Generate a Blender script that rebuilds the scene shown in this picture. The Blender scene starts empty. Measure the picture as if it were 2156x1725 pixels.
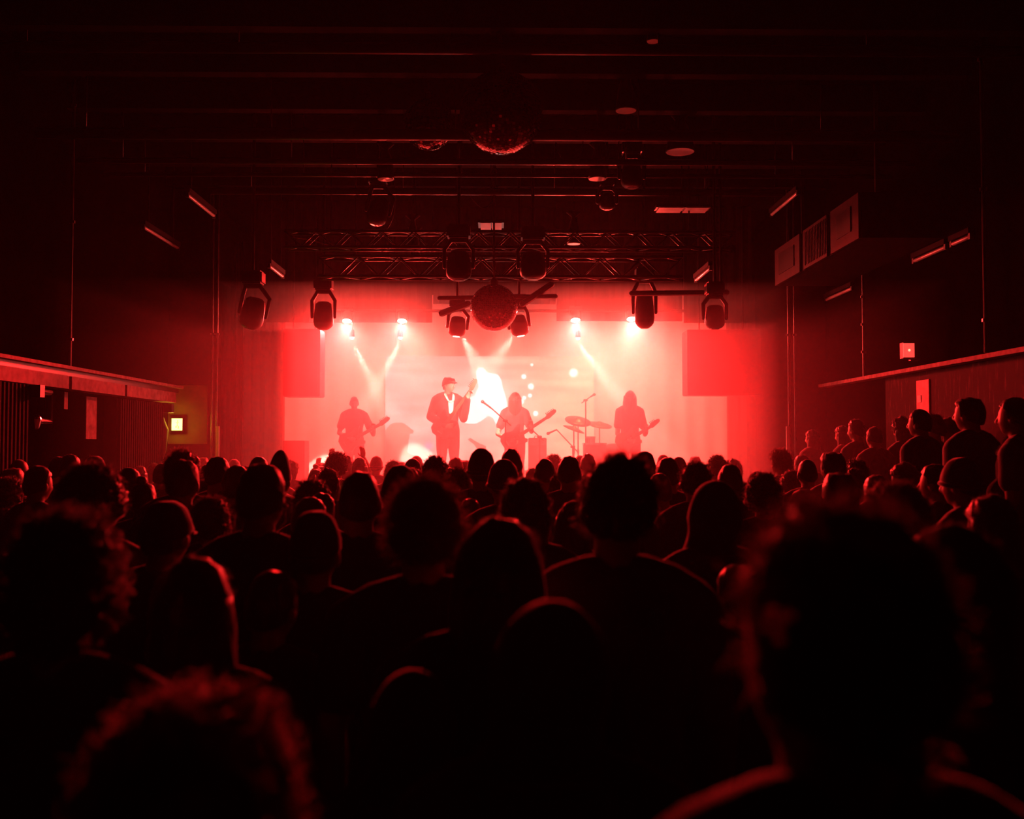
import bpy, bmesh, math, random
from mathutils import Vector, Matrix, Euler, noise
random.seed(7)
PI = math.pi
scn = bpy.context.scene
C = scn.collection

# ------------------------------------------------------------------ camera, world, exposure
FPX = 2096.0
cam_data = bpy.data.cameras.new('camera')
cam = bpy.data.objects.new('camera', cam_data); C.objects.link(cam)
cam_data.sensor_width = 36.0; cam_data.lens = FPX / 2156.0 * 36.0
EYE = Vector((0, 0, 1.87))
cam.location = EYE
cam.rotation_euler = Euler((math.radians(90 + 1.98), 0, math.radians(-0.765)), 'XYZ')
cam_data.dof.use_dof = True
cam_data.dof.focus_distance = 12.5
cam_data.dof.aperture_fstop = 2.3
cam_data.clip_start = 0.05
scn.camera = cam
ROT = cam.rotation_euler.to_matrix()
scn.view_settings.view_transform = 'Standard'
scn.view_settings.look = 'None'
scn.view_settings.gamma = 1.0
scn.view_settings.use_curve_mapping = False
scn.view_settings.exposure = 0.0
world = bpy.data.worlds.new('world'); scn.world = world
world.use_nodes = True
world.node_tree.nodes['Background'].inputs[0].default_value = (0, 0, 0, 1)
world.node_tree.nodes['Background'].inputs[1].default_value = 0.0
scn.cycles.max_bounces = 3
scn.cycles.diffuse_bounces = 2
scn.cycles.glossy_bounces = 2
scn.cycles.transmission_bounces = 2
scn.cycles.volume_bounces = 1
scn.cycles.sample_clamp_indirect = 3.0
scn.cycles.use_adaptive_sampling = True
scn.cycles.adaptive_threshold = 0.03
scn.cycles.caustics_reflective = False
scn.cycles.use_light_tree = False
scn.cycles.caustics_refractive = False

def ray(px, py):
    return ROT @ Vector(((px - 1078.0) / FPX, -(py - 862.5) / FPX, -1.0))
def P(px, py, Y):
    """point of the place seen at picture position px,py on the upright plane Y metres ahead"""
    d = ray(px, py)
    return EYE + d * (Y / d.y)
def PX(px, py, X):
    """the same on a side plane at X"""
    d = ray(px, py)
    return EYE + d * (X / d.x)

# ------------------------------------------------------------------ lights
RED = (1.0, 0.003, 0.014)
HOT = (1.0, 0.085, 0.052)
CREAM = (1.0, 0.38, 0.29)
def lamp(name, kind, loc, target, power, color, size=0.05, spot=60, blend=0.5, parent=None):
    l = bpy.data.lights.new(name, kind); l.energy = power; l.color = color
    if kind == 'SPOT':
        l.spot_size = math.radians(spot); l.spot_blend = blend; l.shadow_soft_size = size
    elif kind == 'POINT':
        l.shadow_soft_size = size
    elif kind == 'AREA':
        l.size = size
    o = bpy.data.objects.new(name, l); C.objects.link(o)
    o.location = loc
    if target is not None:
        o.rotation_euler = (Vector(target) - Vector(loc)).to_track_quat('-Z', 'Y').to_euler()
    return o
PARS = [(730, 684), (846, 684), (1212, 682), (1330, 680)]
PAR_Y = 16.15
for k, (px, py) in enumerate(PARS):
    p = P(px, py, PAR_Y) + Vector((0, -0.03, -0.02))
    lamp('par_light', 'SPOT', p, p + Vector((0.0, -1.0, -0.75)), 5000, (1.0, 0.009, 0.011), 0.035, 98, 1.0)
    lamp('par_glow', 'SPOT', p + Vector((0, -0.02, 0)), p + Vector((0, -1.0, -0.5)), 480, (1.0, 0.05, 0.035), 0.035, 160, 1.0)
    # the same cans wash the white backdrop behind
    lamp('par_backwash', 'SPOT', p + Vector((0, 0.12, 0)), p + Vector(((0.15, 0.15, 0.05, 0.1)[k], 1.0, -0.9)),
         (850, 650, 850, 1900)[k], (1.0, 0.112, 0.074), 0.05, 140, 0.9)
# unseen lamps added overhead, without fixtures, to brighten the haze round the band
for x in (-1.2, 0.1, 1.4):
    lamp('added_haze_wash', 'SPOT', (x, 14.5, 3.62), (x, 14.8, 1.0), 1500, (1.0, 0.07, 0.05), 0.2, 84, 0.8)
# narrow cream beams of the moving heads and small spots: lamp position, aim position, power, cone
BEAMS = [((741, 712), (815, 860), 7500, 15, 17.0, 16.1), ((843, 712), (765, 860), 7500, 15, 17.0, 16.1),
         ((974, 704), (1062, 880), 4600, 19, 15.8, 13.55), ((1083, 703), (972, 850), 3600, 19, 15.75, 13.55),
         ((1217, 713), (1340, 880), 7500, 15, 16.9, 16.1)]
for (a, b, e, s, yb, ya) in BEAMS:
    lamp('beam_light', 'SPOT', P(a[0], a[1] + (9 if ya > 15 else 3), ya), P(b[0], b[1], yb), e, CREAM, 0.03, s, 0.35)

# ------------------------------------------------------------------ materials
MATS = {}
def mat(name, color, rough=0.6, metal=0.0, spec=0.5, vary=0.25, scale=8.0, emis=None, estr=0.0, bump=0.0, trans=0.0, sheen=0.0):
    if name in MATS: return MATS[name]
    m = bpy.data.materials.new(name); m.use_nodes = True
    nt = m.node_tree; b = nt.nodes['Principled BSDF']
    b.inputs['Roughness'].default_value = rough
    b.inputs['Metallic'].default_value = metal
    b.inputs['Specular IOR Level'].default_value = spec
    tc = nt.nodes.new('ShaderNodeTexCoord')
    n = nt.nodes.new('ShaderNodeTexNoise'); n.inputs['Scale'].default_value = scale; n.inputs['Detail'].default_value = 4
    nt.links.new(tc.outputs['Object'], n.inputs['Vector'])
    r = nt.nodes.new('ShaderNodeValToRGB')
    r.color_ramp.elements[0].position = 0.3; r.color_ramp.elements[1].position = 0.7
    r.color_ramp.elements[0].color = tuple(c * (1 - vary) for c in color) + (1,)
    r.color_ramp.elements[1].color = tuple(min(1, c * (1 + vary)) for c in color) + (1,)
    nt.links.new(n.outputs['Fac'], r.inputs['Fac'])
    nt.links.new(r.outputs['Color'], b.inputs['Base Color'])
    if bump:
        bp = nt.nodes.new('ShaderNodeBump'); bp.inputs['Strength'].default_value = bump; bp.inputs['Distance'].default_value = 0.01
        nt.links.new(n.outputs['Fac'], bp.inputs['Height']); nt.links.new(bp.outputs['Normal'], b.inputs['Normal'])
    if emis:
        b.inputs['Emission Color'].default_value = tuple(emis) + (1,); b.inputs['Emission Strength'].default_value = estr
    if sheen:
        b.inputs['Sheen Weight'].default_value = sheen; b.inputs['Sheen Roughness'].default_value = 0.4
    if trans:
        t = nt.nodes.new('ShaderNodeBsdfTranslucent'); t.inputs['Color'].default_value = tuple(min(.6, c * 5 + .1) for c in color) + (1,)
        mx = nt.nodes.new('ShaderNodeMixShader'); mx.inputs[0].default_value = trans
        out = nt.nodes['Material Output']
        nt.links.new(b.outputs[0], mx.inputs[1]); nt.links.new(t.outputs[0], mx.inputs[2]); nt.links.new(mx.outputs[0], out.inputs['Surface'])
    MATS[name] = m
    return m
M_wall = mat('dark_painted_plaster', (0.003, 0.001, 0.001), 0.8, spec=0.0, vary=0.4, scale=2.5, bump=0.15)
M_ceil = mat('dark_ceiling', (0.003, 0.001, 0.001), 0.8, spec=0.02, vary=0.5, scale=9, bump=0.4)
M_floor = mat('dark_floor', (0.03, 0.025, 0.025), 0.4)
M_stage = mat('black_stage_boards', (0.05, 0.04, 0.04), 0.45)
M_drape = mat('black_drape', (0.012, 0.01, 0.011), 0.85, spec=0.1)
M_back = mat('white_backdrop_cloth', (0.78, 0.76, 0.74), 0.85, vary=0.04)
M_black = mat('black_metal', (0.014, 0.013, 0.014), 0.4, 0.2)
M_gear = mat('black_plastic', (0.02, 0.018, 0.02), 0.45)
M_steel = mat('dull_steel', (0.16, 0.15, 0.15), 0.4, 0.8)
M_chrome = mat('chrome', (0.7, 0.7, 0.7), 0.2, 1.0, vary=0.05)
M_white = mat('white_enamel', (0.75, 0.73, 0.72), 0.5, vary=0.05)
M_tube = mat('switched_off_tube', (0.55, 0.52, 0.52), 0.3, vary=0.05)
M_ledge = mat('worn_painted_wood', (0.28, 0.2, 0.2), 0.7, spec=0.2, vary=0.35, scale=12, bump=0.2)
M_skin = mat('skin', (0.34, 0.21, 0.16), 0.5, vary=0.08)
M_hair = mat('dark_hair', (0.03, 0.02, 0.016), 0.36, vary=0.4, scale=40, trans=0.3, sheen=0.6)
M_hairb = mat('brown_hair', (0.10, 0.06, 0.04), 0.42, vary=0.4, scale=40, trans=0.4, sheen=0.8)
M_hairl = mat('light_hair', (0.26, 0.17, 0.10), 0.42, vary=0.3, scale=40, trans=0.4, sheen=0.8)
M_knit = mat('dark_knit', (0.035, 0.03, 0.035), 0.9, vary=0.4, scale=90, sheen=0.8)
CL = [mat('black_cotton', (0.018, 0.017, 0.019), 0.85, sheen=0.3), mat('navy_cotton', (0.02, 0.025, 0.05), 0.85, sheen=0.3),
      mat('grey_cotton', (0.09, 0.09, 0.095), 0.85, sheen=0.3), mat('brown_jacket', (0.06, 0.04, 0.03), 0.7, sheen=0.3)]
M_denim = mat('dark_denim', (0.03, 0.035, 0.05), 0.85)
M_cream = mat('beam_light_cloth', (0.75, 0.73, 0.7), 0.8, vary=0.05)
M_wood = mat('varnished_wood', (0.22, 0.09, 0.05), 0.3)
M_brass = mat('cymbal_brass', (0.16, 0.08, 0.04), 0.35, 0.8)

# ------------------------------------------------------------------ mesh helpers
def link(name, bm, m, parent=None, smooth=False, label=None):
    me = bpy.data.meshes.new(name); bm.to_mesh(me); bm.free()
    if smooth:
        for p in me.polygons: p.use_smooth = True
    if m: me.materials.append(m)
    o = bpy.data.objects.new(name, me); C.objects.link(o)
    if parent: o.parent = parent
    if label: o['label'] = label
    return o
def tag(o, label, cat, group=None, kind=None):
    o['label'] = label; o['category'] = cat
    if group: o['group'] = group
    if kind: o['kind'] = kind
    return o
def empty(name, loc, label, cat, group=None, rot=(0, 0, 0)):
    o = bpy.data.objects.new(name, None); C.objects.link(o); o.location = loc; o.rotation_euler = rot
    o.empty_display_size = 0.1
    return tag(o, label, cat, group)
def dup(o, parent=None):
    c = o.copy(); C.objects.link(c)
    if parent: c.parent = parent
    for ch in list(o.children): dup(ch, c)
    return c
def box(bm, x0, x1, y0, y1, z0, z1):
    vs = [bm.verts.new(p) for p in ((x0,y0,z0),(x1,y0,z0),(x1,y1,z0),(x0,y1,z0),(x0,y0,z1),(x1,y0,z1),(x1,y1,z1),(x0,y1,z1))]
    for f in ((0,3,2,1),(4,5,6,7),(0,1,5,4),(1,2,6,5),(2,3,7,6),(3,0,4,7)): bm.faces.new([vs[i] for i in f])
def frame_of(d):
    d = d.normalized()
    a = Vector((0, 0, 1)) if abs(d.z) < 0.9 else Vector((1, 0, 0))
    u = d.cross(a).normalized(); return u, d.cross(u).normalized(), d
def tube(bm, pts, rad, seg=8, caps=True):
    """tube through pts; rad one radius or a list; rounded ends when caps"""
    pts = [Vector(p) for p in pts]; n = len(pts)
    if not isinstance(rad, (list, tuple)): rad = [rad] * n
    rings = []
    full = []
    if caps:
        d = (pts[1] - pts[0]).normalized()
        full += [(pts[0] - d * rad[0] * 0.86, rad[0] * 0.5), (pts[0] - d * rad[0] * 0.45, rad[0] * 0.87)]
    full += list(zip(pts, rad))
    if caps:
        d = (pts[-1] - pts[-2]).normalized()
        full += [(pts[-1] + d * rad[-1] * 0.45, rad[-1] * 0.87), (pts[-1] + d * rad[-1] * 0.86, rad[-1] * 0.5)]
    pu = None
    for i, (p, r) in enumerate(full):
        a = full[max(0, i - 1)][0]; b = full[min(len(full) - 1, i + 1)][0]
        d = (b - a)
        if d.length < 1e-9: d = Vector((0, 0, 1))
        u, v, d = frame_of(d)
        if pu is not None:
            u = (pu - d * pu.dot(d)); u = u.normalized() if u.length > 1e-6 else frame_of(d)[0]
            v = d.cross(u)
        pu = u
        rings.append([bm.verts.new(p + (u * math.cos(2*PI*k/seg) + v * math.sin(2*PI*k/seg)) * r) for k in range(seg)])
    for a, b in zip(rings, rings[1:]):
        for k in range(seg): bm.faces.new((a[k], a[(k+1) % seg], b[(k+1) % seg], b[k]))
    bm.faces.new(rings[0][::-1]); bm.faces.new(rings[-1])
def loft(bm, rings, seg=20):
    """rings: (centre, rx, ry) stacked in z, optional 4th power for squarer shapes"""
    rr = []
    for R in rings:
        c, rx, ry = Vector(R[0]), R[1], R[2]; e = R[3] if len(R) > 3 else 1.0
        ring = []
        for k in range(seg):
            a = 2 * PI * k / seg; ca, sa = math.cos(a), math.sin(a)
            ring.append(bm.verts.new(c + Vector((rx * math.copysign(abs(ca) ** e, ca), ry * math.copysign(abs(sa) ** e, sa), 0))))
        rr.append(ring)
    for a, b in zip(rr, rr[1:]):
        for k in range(seg): bm.faces.new((a[k], a[(k+1) % seg], b[(k+1) % seg], b[k]))
    bm.faces.new(rr[0][::-1]); bm.faces.new(rr[-1])
def lathe(bm, prof, M=Matrix(), seg=24, cap=True):
    """prof: (radius, z) pairs, turned round local z, then placed by M"""
    rr = []
    for r, z in prof:
        rr.append([bm.verts.new(M @ Vector((r * math.cos(2*PI*k/seg), r * math.sin(2*PI*k/seg), z))) for k in range(seg)])
    for a, b in zip(rr, rr[1:]):
        for k in range(seg): bm.faces.new((a[k], a[(k+1) % seg], b[(k+1) % seg], b[k]))
    if cap:
        bm.faces.new(rr[0][::-1]); bm.faces.new(rr[-1])
def ellipsoid(bm, c, r, seg=16, rings=12, f=None):
    c = Vector(c); grid = []
    top = bm.verts.new(c + Vector((0, 0, r[2])) if f is None else f(Vector((0, 0, 1)))); 
    bot = bm.verts.new(c - Vector((0, 0, r[2])) if f is None else f(Vector((0, 0, -1))))
    for i in range(1, rings):
        t = PI * i / rings; ring = []
        for k in range(seg):
            a = 2*PI*k/seg; d = Vector((math.sin(t)*math.cos(a), math.sin(t)*math.sin(a), math.cos(t)))
            ring.append(bm.verts.new(f(d) if f else c + Vector((d.x*r[0], d.y*r[1], d.z*r[2]))))
        grid.append(ring)
    for k in range(seg):
        bm.faces.new((top, grid[0][k], grid[0][(k+1) % seg])); bm.faces.new((bot, grid[-1][(k+1) % seg], grid[-1][k]))
    for a, b in zip(grid, grid[1:]):
        for k in range(seg): bm.faces.new((a[k], b[k], b[(k+1) % seg], a[(k+1) % seg]))
def remeshed(name, bm, voxel, smooth_it=2):
    """fuse overlapping closed shapes of bm into one continuous skin"""
    bmesh.ops.recalc_face_normals(bm, faces=bm.faces)
    me = bpy.data.meshes.new(name); bm.to_mesh(me); bm.free()
    o = bpy.data.objects.new(name, me); C.objects.link(o)
    r = o.modifiers.new('r', 'REMESH'); r.mode = 'VOXEL'; r.voxel_size = voxel; r.adaptivity = 0.0
    if smooth_it:
        s = o.modifiers.new('s', 'SMOOTH'); s.factor = 0.5; s.iterations = smooth_it
    dg = bpy.context.evaluated_depsgraph_get()
    out = bpy.data.meshes.new_from_object(o.evaluated_get(dg))
    bpy.data.objects.remove(o); bpy.data.meshes.remove(me)
    out.name = name
    for p in out.polygons: p.use_smooth = True
    return out

# ------------------------------------------------------------------ the setting
WX = 4.8; CZ = 5.9; PY_ = 14.5
JL = P(455, 800, PY_).x; JR = P(1665, 800, PY_).x
def struct(name, *boxes, m=M_wall):
    bm = bmesh.new()
    for b in boxes: box(bm, *b)
    o = link(name, bm, m); o['kind'] = 'structure'; return o
struct('floor', (-5.2, 5.2, -3.2, 19.2, -0.2, 0), m=M_floor)
struct('ceiling', (-5.2, 5.2, -3.2, 19.2, CZ, CZ + 0.2), m=M_ceil)
struct('wall_left', (-5.0, -WX, -3, 19, 0, CZ))
struct('wall_back', (-WX, WX, -3.2, -3, 0, CZ))
struct('wall_stage', (-WX, WX, 18.5, 18.7, 0, CZ))
struct('wall_proscenium', (-WX, JL, PY_, PY_ + 0.25, 0, CZ), (JR, WX, PY_, PY_ + 0.25, 0, CZ))
# right wall: lower strip is scratched and scribbled
def scratched():
    m = mat('scratched_wall', (0.05, 0.03, 0.03), 0.7, spec=0.05, bump=0.2)
    nt = m.node_tree; b = nt.nodes['Principled BSDF']
    tc = nt.nodes.new('ShaderNodeTexCoord'); mp = nt.nodes.new('ShaderNodeMapping')
    mp.inputs['Scale'].default_value = (1, 7.0, 1.1); mp.inputs['Rotation'].default_value = (0.12, 0, 0)
    n = nt.nodes.new('ShaderNodeTexNoise'); n.inputs['Scale'].default_value = 3.2; n.inputs['Detail'].default_value = 8; n.inputs['Roughness'].default_value = 0.75
    r = nt.nodes.new('ShaderNodeValToRGB')
    r.color_ramp.elements[0].position = 0.55; r.color_ramp.elements[0].color = (0.008, 0.004, 0.004, 1)
    r.color_ramp.elements[1].position = 0.72; r.color_ramp.elements[1].color = (0.16, 0.09, 0.085, 1)
    nt.links.new(tc.outputs['Object'], mp.inputs['Vector']); nt.links.new(mp.outputs[0], n.inputs['Vector'])
    nt.links.new(n.outputs['Fac'], r.inputs['Fac']); nt.links.new(r.outputs['Color'], b.inputs['Base Color'])
    return m
M_scratch = scratched()
struct('wall_right', (WX, 5.0, -3, 19, 0, CZ))
struct('trim_1', (WX - 0.03, WX, 4, 12.2, 0.4, 2.68), m=M_scratch)
# raised side platform along the right wall
struct('trim_2', (3.0, WX - 0.03, 5.0, 13.3, 0, 0.42), m=M_stage)
# stage deck
STZ = 1.1
struct('trim_3', (-WX, WX, 13.7, 18.5, 0, STZ), m=M_stage)
# ceiling joists running across the hall
zc = CZ
for i, Y in enumerate((8.8, 9.9, 11.0, 12.1, 13.2, 14.3)):
    struct('trim_%d' % (4 + i), (-WX, WX, Y, Y + 0.14, zc - 0.3, zc), m=M_ceil)

# handrail shelf on the right wall
bm = bmesh.new(); box(bm, WX - 0.14, WX, 3, 14.45, 2.69, 2.735)
t = tag(link('wall_rail', bm, M_ledge), 'long worn painted shelf rail catching red light along the right wall', 'rail')
# left ledge with lip and fascia boards
led = empty('wall_ledge', (-WX, 9, 2.6), 'long worn ledge with a lit lip and painted fascia boards on the left wall', 'ledge')
def child_box(parent, name, m, *boxes, label=None):
    bm = bmesh.new(); L = parent.location
    for b in boxes: box(bm, b[0]-L.x, b[1]-L.x, b[2]-L.y, b[3]-L.y, b[4]-L.z, b[5]-L.z)
    return link(name, bm, m, parent, label=label)
child_box(led, 'lip', M_ledge, (-WX, -WX + 0.24, 4, 14.45, 2.665, 2.70))
child_box(led, 'bracket_strip', M_black, (-WX, -WX + 0.17, 4, 14.45, 2.60, 2.665))
for a, b in ((4, 8.2), (8.22, 10.75), (10.8, 12.35), (12.4, 14.3)):
    child_box(led, 'fascia_board', M_ledge, (-WX, -WX + 0.19, a, b - 0.02, 2.46, 2.60))
def ribbed(y0, y1, z1, label):
    t = empty('ribbed_panel', (-WX, (y0 + y1) / 2, 0), label, 'panel', 'ribbed panels on the left wall')
    child_box(t, 'back_board', M_black, (-WX + .006, -WX + 0.16, y0, y1, 0, z1))
    bm = bmesh.new(); n = int((y1 - y0) / 0.075)
    for k in range(n):
        y = y0 + (k + 0.3) * (y1 - y0) / n
        box(bm, 0.16, 0.2, y - t.location.y, y + 0.03 - t.location.y, 0, z1)
    link('ribs', bm, M_drape, t)
    child_box(t, 'end_box', M_black, (-WX + .006, -WX + 0.3, y1, y1 + 0.1, z1 - 0.12, z1))
ribbed(7.6, 9.82, 2.45, 'black ribbed panel at the left edge of the hall under the ledge')
ribbed(12.15, 13.75, 2.42, 'black ribbed panel beside the yellow lit exit sign')
def bracket():
    t = empty('wall_bracket', (-WX, 10.0, 2.4), 'black square wall bracket with a lamp socket under the left ledge', 'bracket')
    bm = bmesh.new(); tube(bm, [(0.12, 0, 0), (0.12, 0.42, 0), (0.12, 0.42, -0.3), (0.12, 0.16, -0.3)], 0.04, 8); link('arm', bm, M_black, t)
    bm = bmesh.new(); tube(bm, [(0.12, 0.14, -0.28), (0.12, 0.14, -0.36)], [0.05, 0.03], 10); link('socket', bm, M_chrome, t)
bracket()
# torn paper strips below the ledge
for k, (px, py0, py1, w, lb) in enumerate(((139, 826, 862, 0.09, 'thin torn poster strip under the middle of the left ledge'),
        (193, 836, 925, 0.3, 'long faded poster strip beside the black ribbed panel'))):
    a = PX(px, py0, -WX + 0.01); b = PX(px, py1, -WX + 0.01)
    bm = bmesh.new(); box(bm, -WX, -WX + 0.012, a.y - w / 2, a.y + w / 2, b.z, a.z)
    tag(link('poster_strip', bm, M_ledge), lb, 'poster', 'paper strips on the left wall')
# coat hanging at the end of the ribbed panel
bm = bmesh.new()
c0 = P(325, 890, 14.2)
loft(bm, [((c0.x, 14.2, c0.z - 0.52), 0.13, 0.1), ((c0.x - 0.02, 14.2, c0.z - 0.4), 0.19, 0.12), ((c0.x, 14.2, c0.z - 0.1), 0.2, 0.12),
          ((c0.x - 0.02, 14.2, c0.z + 0.1), 0.14, 0.1), ((c0.x - 0.03, 14.2, c0.z + 0.18), 0.05, 0.05)])
tag(link('hanging_coat', bm, CL[0], smooth=True), 'dark coat hanging in a rounded bulge left of the yellow exit sign', 'coat')
# vertical conduits
def conduit(x, y, z0, z1, label, r=0.018):
    bm = bmesh.new(); tube(bm, [(x, y, z0), (x, y, z1)], r, 8, False)
    for zz in (z0 + 0.3, (z0 + z1) / 2, z1 - 0.3): box(bm, x - 0.03, x + 0.03, y - 0.012, y + 0.012, zz, zz + 0.03)
    tag(link('conduit', bm, M_steel), label, 'conduit', 'conduits up the hall walls')
a = PX(147, 778, -WX + 0.1); conduit(a.x, a.y, 2.7, CZ, 'thin vertical conduit rising from the left ledge')
a = PX(1819, 790, WX - 0.1); conduit(a.x, a.y, 2.74, 4.05, 'thin vertical conduit rising from the right rail near the stage')
a = PX(2075, 705, WX - 0.1); conduit(a.x, a.y, 2.75, CZ, 'thin vertical conduit on the right wall nearest the right picture edge')
conduit(JL - 0.05, PY_ - 0.03, 1, CZ, 'conduit on the left stage corner, outer of the pair', 0.014)
conduit(JL + 0.02, PY_ - 0.03, 1, CZ, 'conduit on the left stage corner, inner of the pair', 0.014)
conduit(JR - 0.04, PY_ - 0.03, 1, CZ, 'conduit on the right stage corner, inner of the pair', 0.014)
conduit(JR + 0.05, PY_ - 0.03, 1, CZ, 'conduit on the right stage corner, outer of the pair', 0.014)
# pale edge guards low on the stage corners
for px, lb in ((458, 'pale edge guard low on the left stage corner'), (1659, 'pale edge guard low on the right stage corner')):
    a = P(px, 898, PY_ - 0.04)
    bm = bmesh.new(); box(bm, a.x - 0.022, a.x + 0.022, PY_ - 0.05, PY_ - 0.01, 1.2, a.z)
    tag(link('edge_guard', bm, M_white), lb, 'guard', 'edge guards on the stage corners')

# exit sign on the left return wall
struct('trim_10', (-WX + 0.01, JL - 0.12, PY_ - 0.015, PY_, 1.87, 2.72), m=mat('sign_glow_board', (0.10, 0.06, 0.03), 0.6, spec=0.2, scale=5))  # board added, its ochre colour standing in for the sign's yellow glow
def exit_sign():
    c = P(373, 894, PY_ - 0.08)
    t = empty('exit_sign', c, 'small glowing yellow and white exit sign on the left of the stage', 'sign')
    bm = bmesh.new(); box(bm, -0.1, 0.075, 0.0, 0.08, -0.1, 0.1); link('housing', bm, M_black, t)
    m = mat('exit_sign_glow', (0.9, 0.9, 0.7), 0.5, emis=(1.0, 0.80, 0.25), estr=2.2)
    bm = bmesh.new(); box(bm, -0.075, 0.075, -0.015, 0.0, -0.085, 0.085); link('lit_panel', bm, m, t)
    g = mat('exit_sign_green', (0.1, 0.6, 0.2), 0.5, emis=(0.15, 0.7, 0.15), estr=1.2)
    bm = bmesh.new()
    box(bm, 0.005, 0.02, -0.018, -0.015, 0.035, 0.06); box(bm, -0.012, 0.03, -0.018, -0.015, 0.02, 0.03)
    box(bm, 0.0, 0.014, -0.018, -0.015, -0.025, 0.022); box(bm, -0.02, 0.0, -0.018, -0.015, -0.05, -0.02); box(bm, 0.012, 0.03, -0.018, -0.015, -0.06, -0.02)
    link('running_figure', bm, g, t)
    lamp('exit_sign_light', 'POINT', c + Vector((-0.02, -0.10, 0)), None, 5, (1.0, 0.66, 0.03), 0.05)
exit_sign()
c = PX(1913, 738, WX - 0.1)
t = empty('emergency_sign', c, 'small square emergency sign above the right rail, glowing in place of reflected red light', 'emergency light')
bm = bmesh.new(); box(bm, -0.06, 0.1, 0.0, 0.1, -0.09, 0.09); link('housing', bm, M_gear, t)
bm = bmesh.new(); box(bm, -0.065, 0.06, -0.02, 0.0, -0.08, 0.08)
link('lit_panel', bm, mat('reflected_red_glow', (0.8, 0.2, 0.2), 0.5, emis=(1.0, 0.07, 0.055), estr=1.1), t)  # panel emits by itself in place of the red light it reflects
bm = bmesh.new(); lathe(bm, [(0.014, 0), (0.014, 0.004)], Matrix.Translation((0, -0.02, 0)) @ Matrix.Rotation(PI/2, 4, 'X'), 12)
link('lamp', bm, mat('lamp_core', (1, .6, .5), emis=(1, 0.35, 0.2), estr=2.0), t)
bm = bmesh.new(); box(bm, 0.0, 0.13, -0.05, 0.0, -0.12, -0.11); link('tray', bm, M_steel, t)
# poster with a sticker under the rail
a = PX(1930, 808, WX - 0.04); b = PX(1957, 868, WX - 0.04)
t = empty('wall_poster', (WX - 0.04, (a.y + b.y) / 2, (a.z + b.z) / 2), 'pale streaked poster with a small white sticker under the right rail', 'poster')
hw = abs(a.y - b.y) / 2; hh = (a.z - b.z) / 2 + 0.03
bm = bmesh.new(); box(bm, -0.005, 0.01, -hw, hw, -hh, hh); link('sheet', bm, mat('faded_poster', (0.55, 0.3, 0.33), 0.6, vary=0.25, scale=14), t)
bm = bmesh.new(); box(bm, -0.012, -0.005, hw - 0.13, hw - 0.03, -0.05, 0.03); link('sticker', bm, M_white, t)

# ventilation housing hung at the right
def vent_unit():
    X = 3.9; y0 = 10.65; y1 = 13.95; z0 = 1.87 + 0.572 * X; z1 = 1.87 + 0.70 * X
    t = empty('ventilation_housing', (X, (y0 + y1) / 2, z0), 'long grey ventilation housing hung high on the right wall', 'ventilation housing')
    child_box(t, 'housing', mat('grey_housing', (0.012, 0.008, 0.008), 0.7, spec=0.05), (X + 0.03, WX, y0, y1, z0, z1))
    pm = mat('grey_panel', (0.05, 0.03, 0.033), 0.6, spec=0.1, vary=0.15)
    cuts = [y0, y0 + 0.95, y0 + 1.05, y0 + 2.0, y0 + 2.12, y1]
    for i in (0, 2, 4):
        a, b = cuts[i] + 0.02, cuts[i + 1] - 0.02
        p = child_box(t, 'panel', pm, (X, X + 0.05, a, b, z0, z1))
        bm = bmesh.new(); L = t.location
        if i != 2:
            ca, cb = a + 0.22, b - 0.22
            box(bm, -0.012, 0.0, ca - L.y, cb - L.y, 0.12, z1 - z0 - 0.1); link('grille', bm, M_black, p)
        else:
            k = a + 0.03
            while k < b - 0.04:
                box(bm, -0.008, 0.0, k - L.y, k + 0.02 - L.y, 0.04, z1 - z0 - 0.04); k += 0.06
            link('ribs', bm, pm, p)
    for yy in (y0 + 0.3, y1 - 0.3): child_box(t, 'hanger', M_black, (X + 0.3, X + 0.34, yy, yy + 0.04, z1, CZ - .004))
vent_unit()

# fluorescent tubes
def tube_lamp(x, z, ya, yb, label, drop=True):
    t = empty('tube_light', (x, (ya + yb) / 2, z), label, 'tube light', 'unlit tube lights in the hall')
    h = (yb - ya) / 2
    bm = bmesh.new(); box(bm, -0.035, 0.035, -h, h, 0.03, 0.085); link('batten', bm, M_drape, t)
    bm = bmesh.new(); tube(bm, [(0, -h + 0.04, 0), (0, h - 0.04, 0)], 0.022, 10); link('tube', bm, M_tube, t, True)
    for ya_ in (-h, h - 0.04):
        bm = bmesh.new(); box(bm, -0.02, 0.02, ya_, ya_ + 0.04, -0.03, 0.04); link('end_cap', bm, M_gear, t)
    if drop:
        for s in (-1, 1):
            bm = bmesh.new(); tube(bm, [(0, s * h * 0.7, 0.08), (0, s * h * 0.7, CZ - .004 - z)], 0.006, 5, False); link('hanger', bm, M_black, t)
tube_lamp(-3.9, 1.87 + 0.80 * 3.9, 12.4, 13.6, 'unlit tube light highest on the left')
tube_lamp(-4.66, 1.87 + 0.61 * 4.66, 13.0, 14.45, 'unlit tube light along the top of the left wall')
tube_lamp(-3.0, 1.87 + 0.775 * 3.0, 12.95, 13.8, 'unlit tube light nearest the stage on the left')
tube_lamp(3.9, 1.87 + 0.84 * 3.9, 12.8, 14.1, 'unlit tube light above the ventilation housing')
tube_lamp(2.75, 1.87 + 0.83 * 2.75, 12.8, 13.8, 'unlit tube light nearest the stage on the right')
tube_lamp(WX - 0.06, 1.87 + 0.44 * (WX - 0.06), 13.2, 14.3, 'unlit tube light on the right wall below the ventilation housing', False)
tube_lamp(WX - 0.06, 1.87 + 0.44 * (WX - 0.06), 10.4, 11.25, 'unlit tube light on the right wall, farther of the near pair', False)
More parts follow.
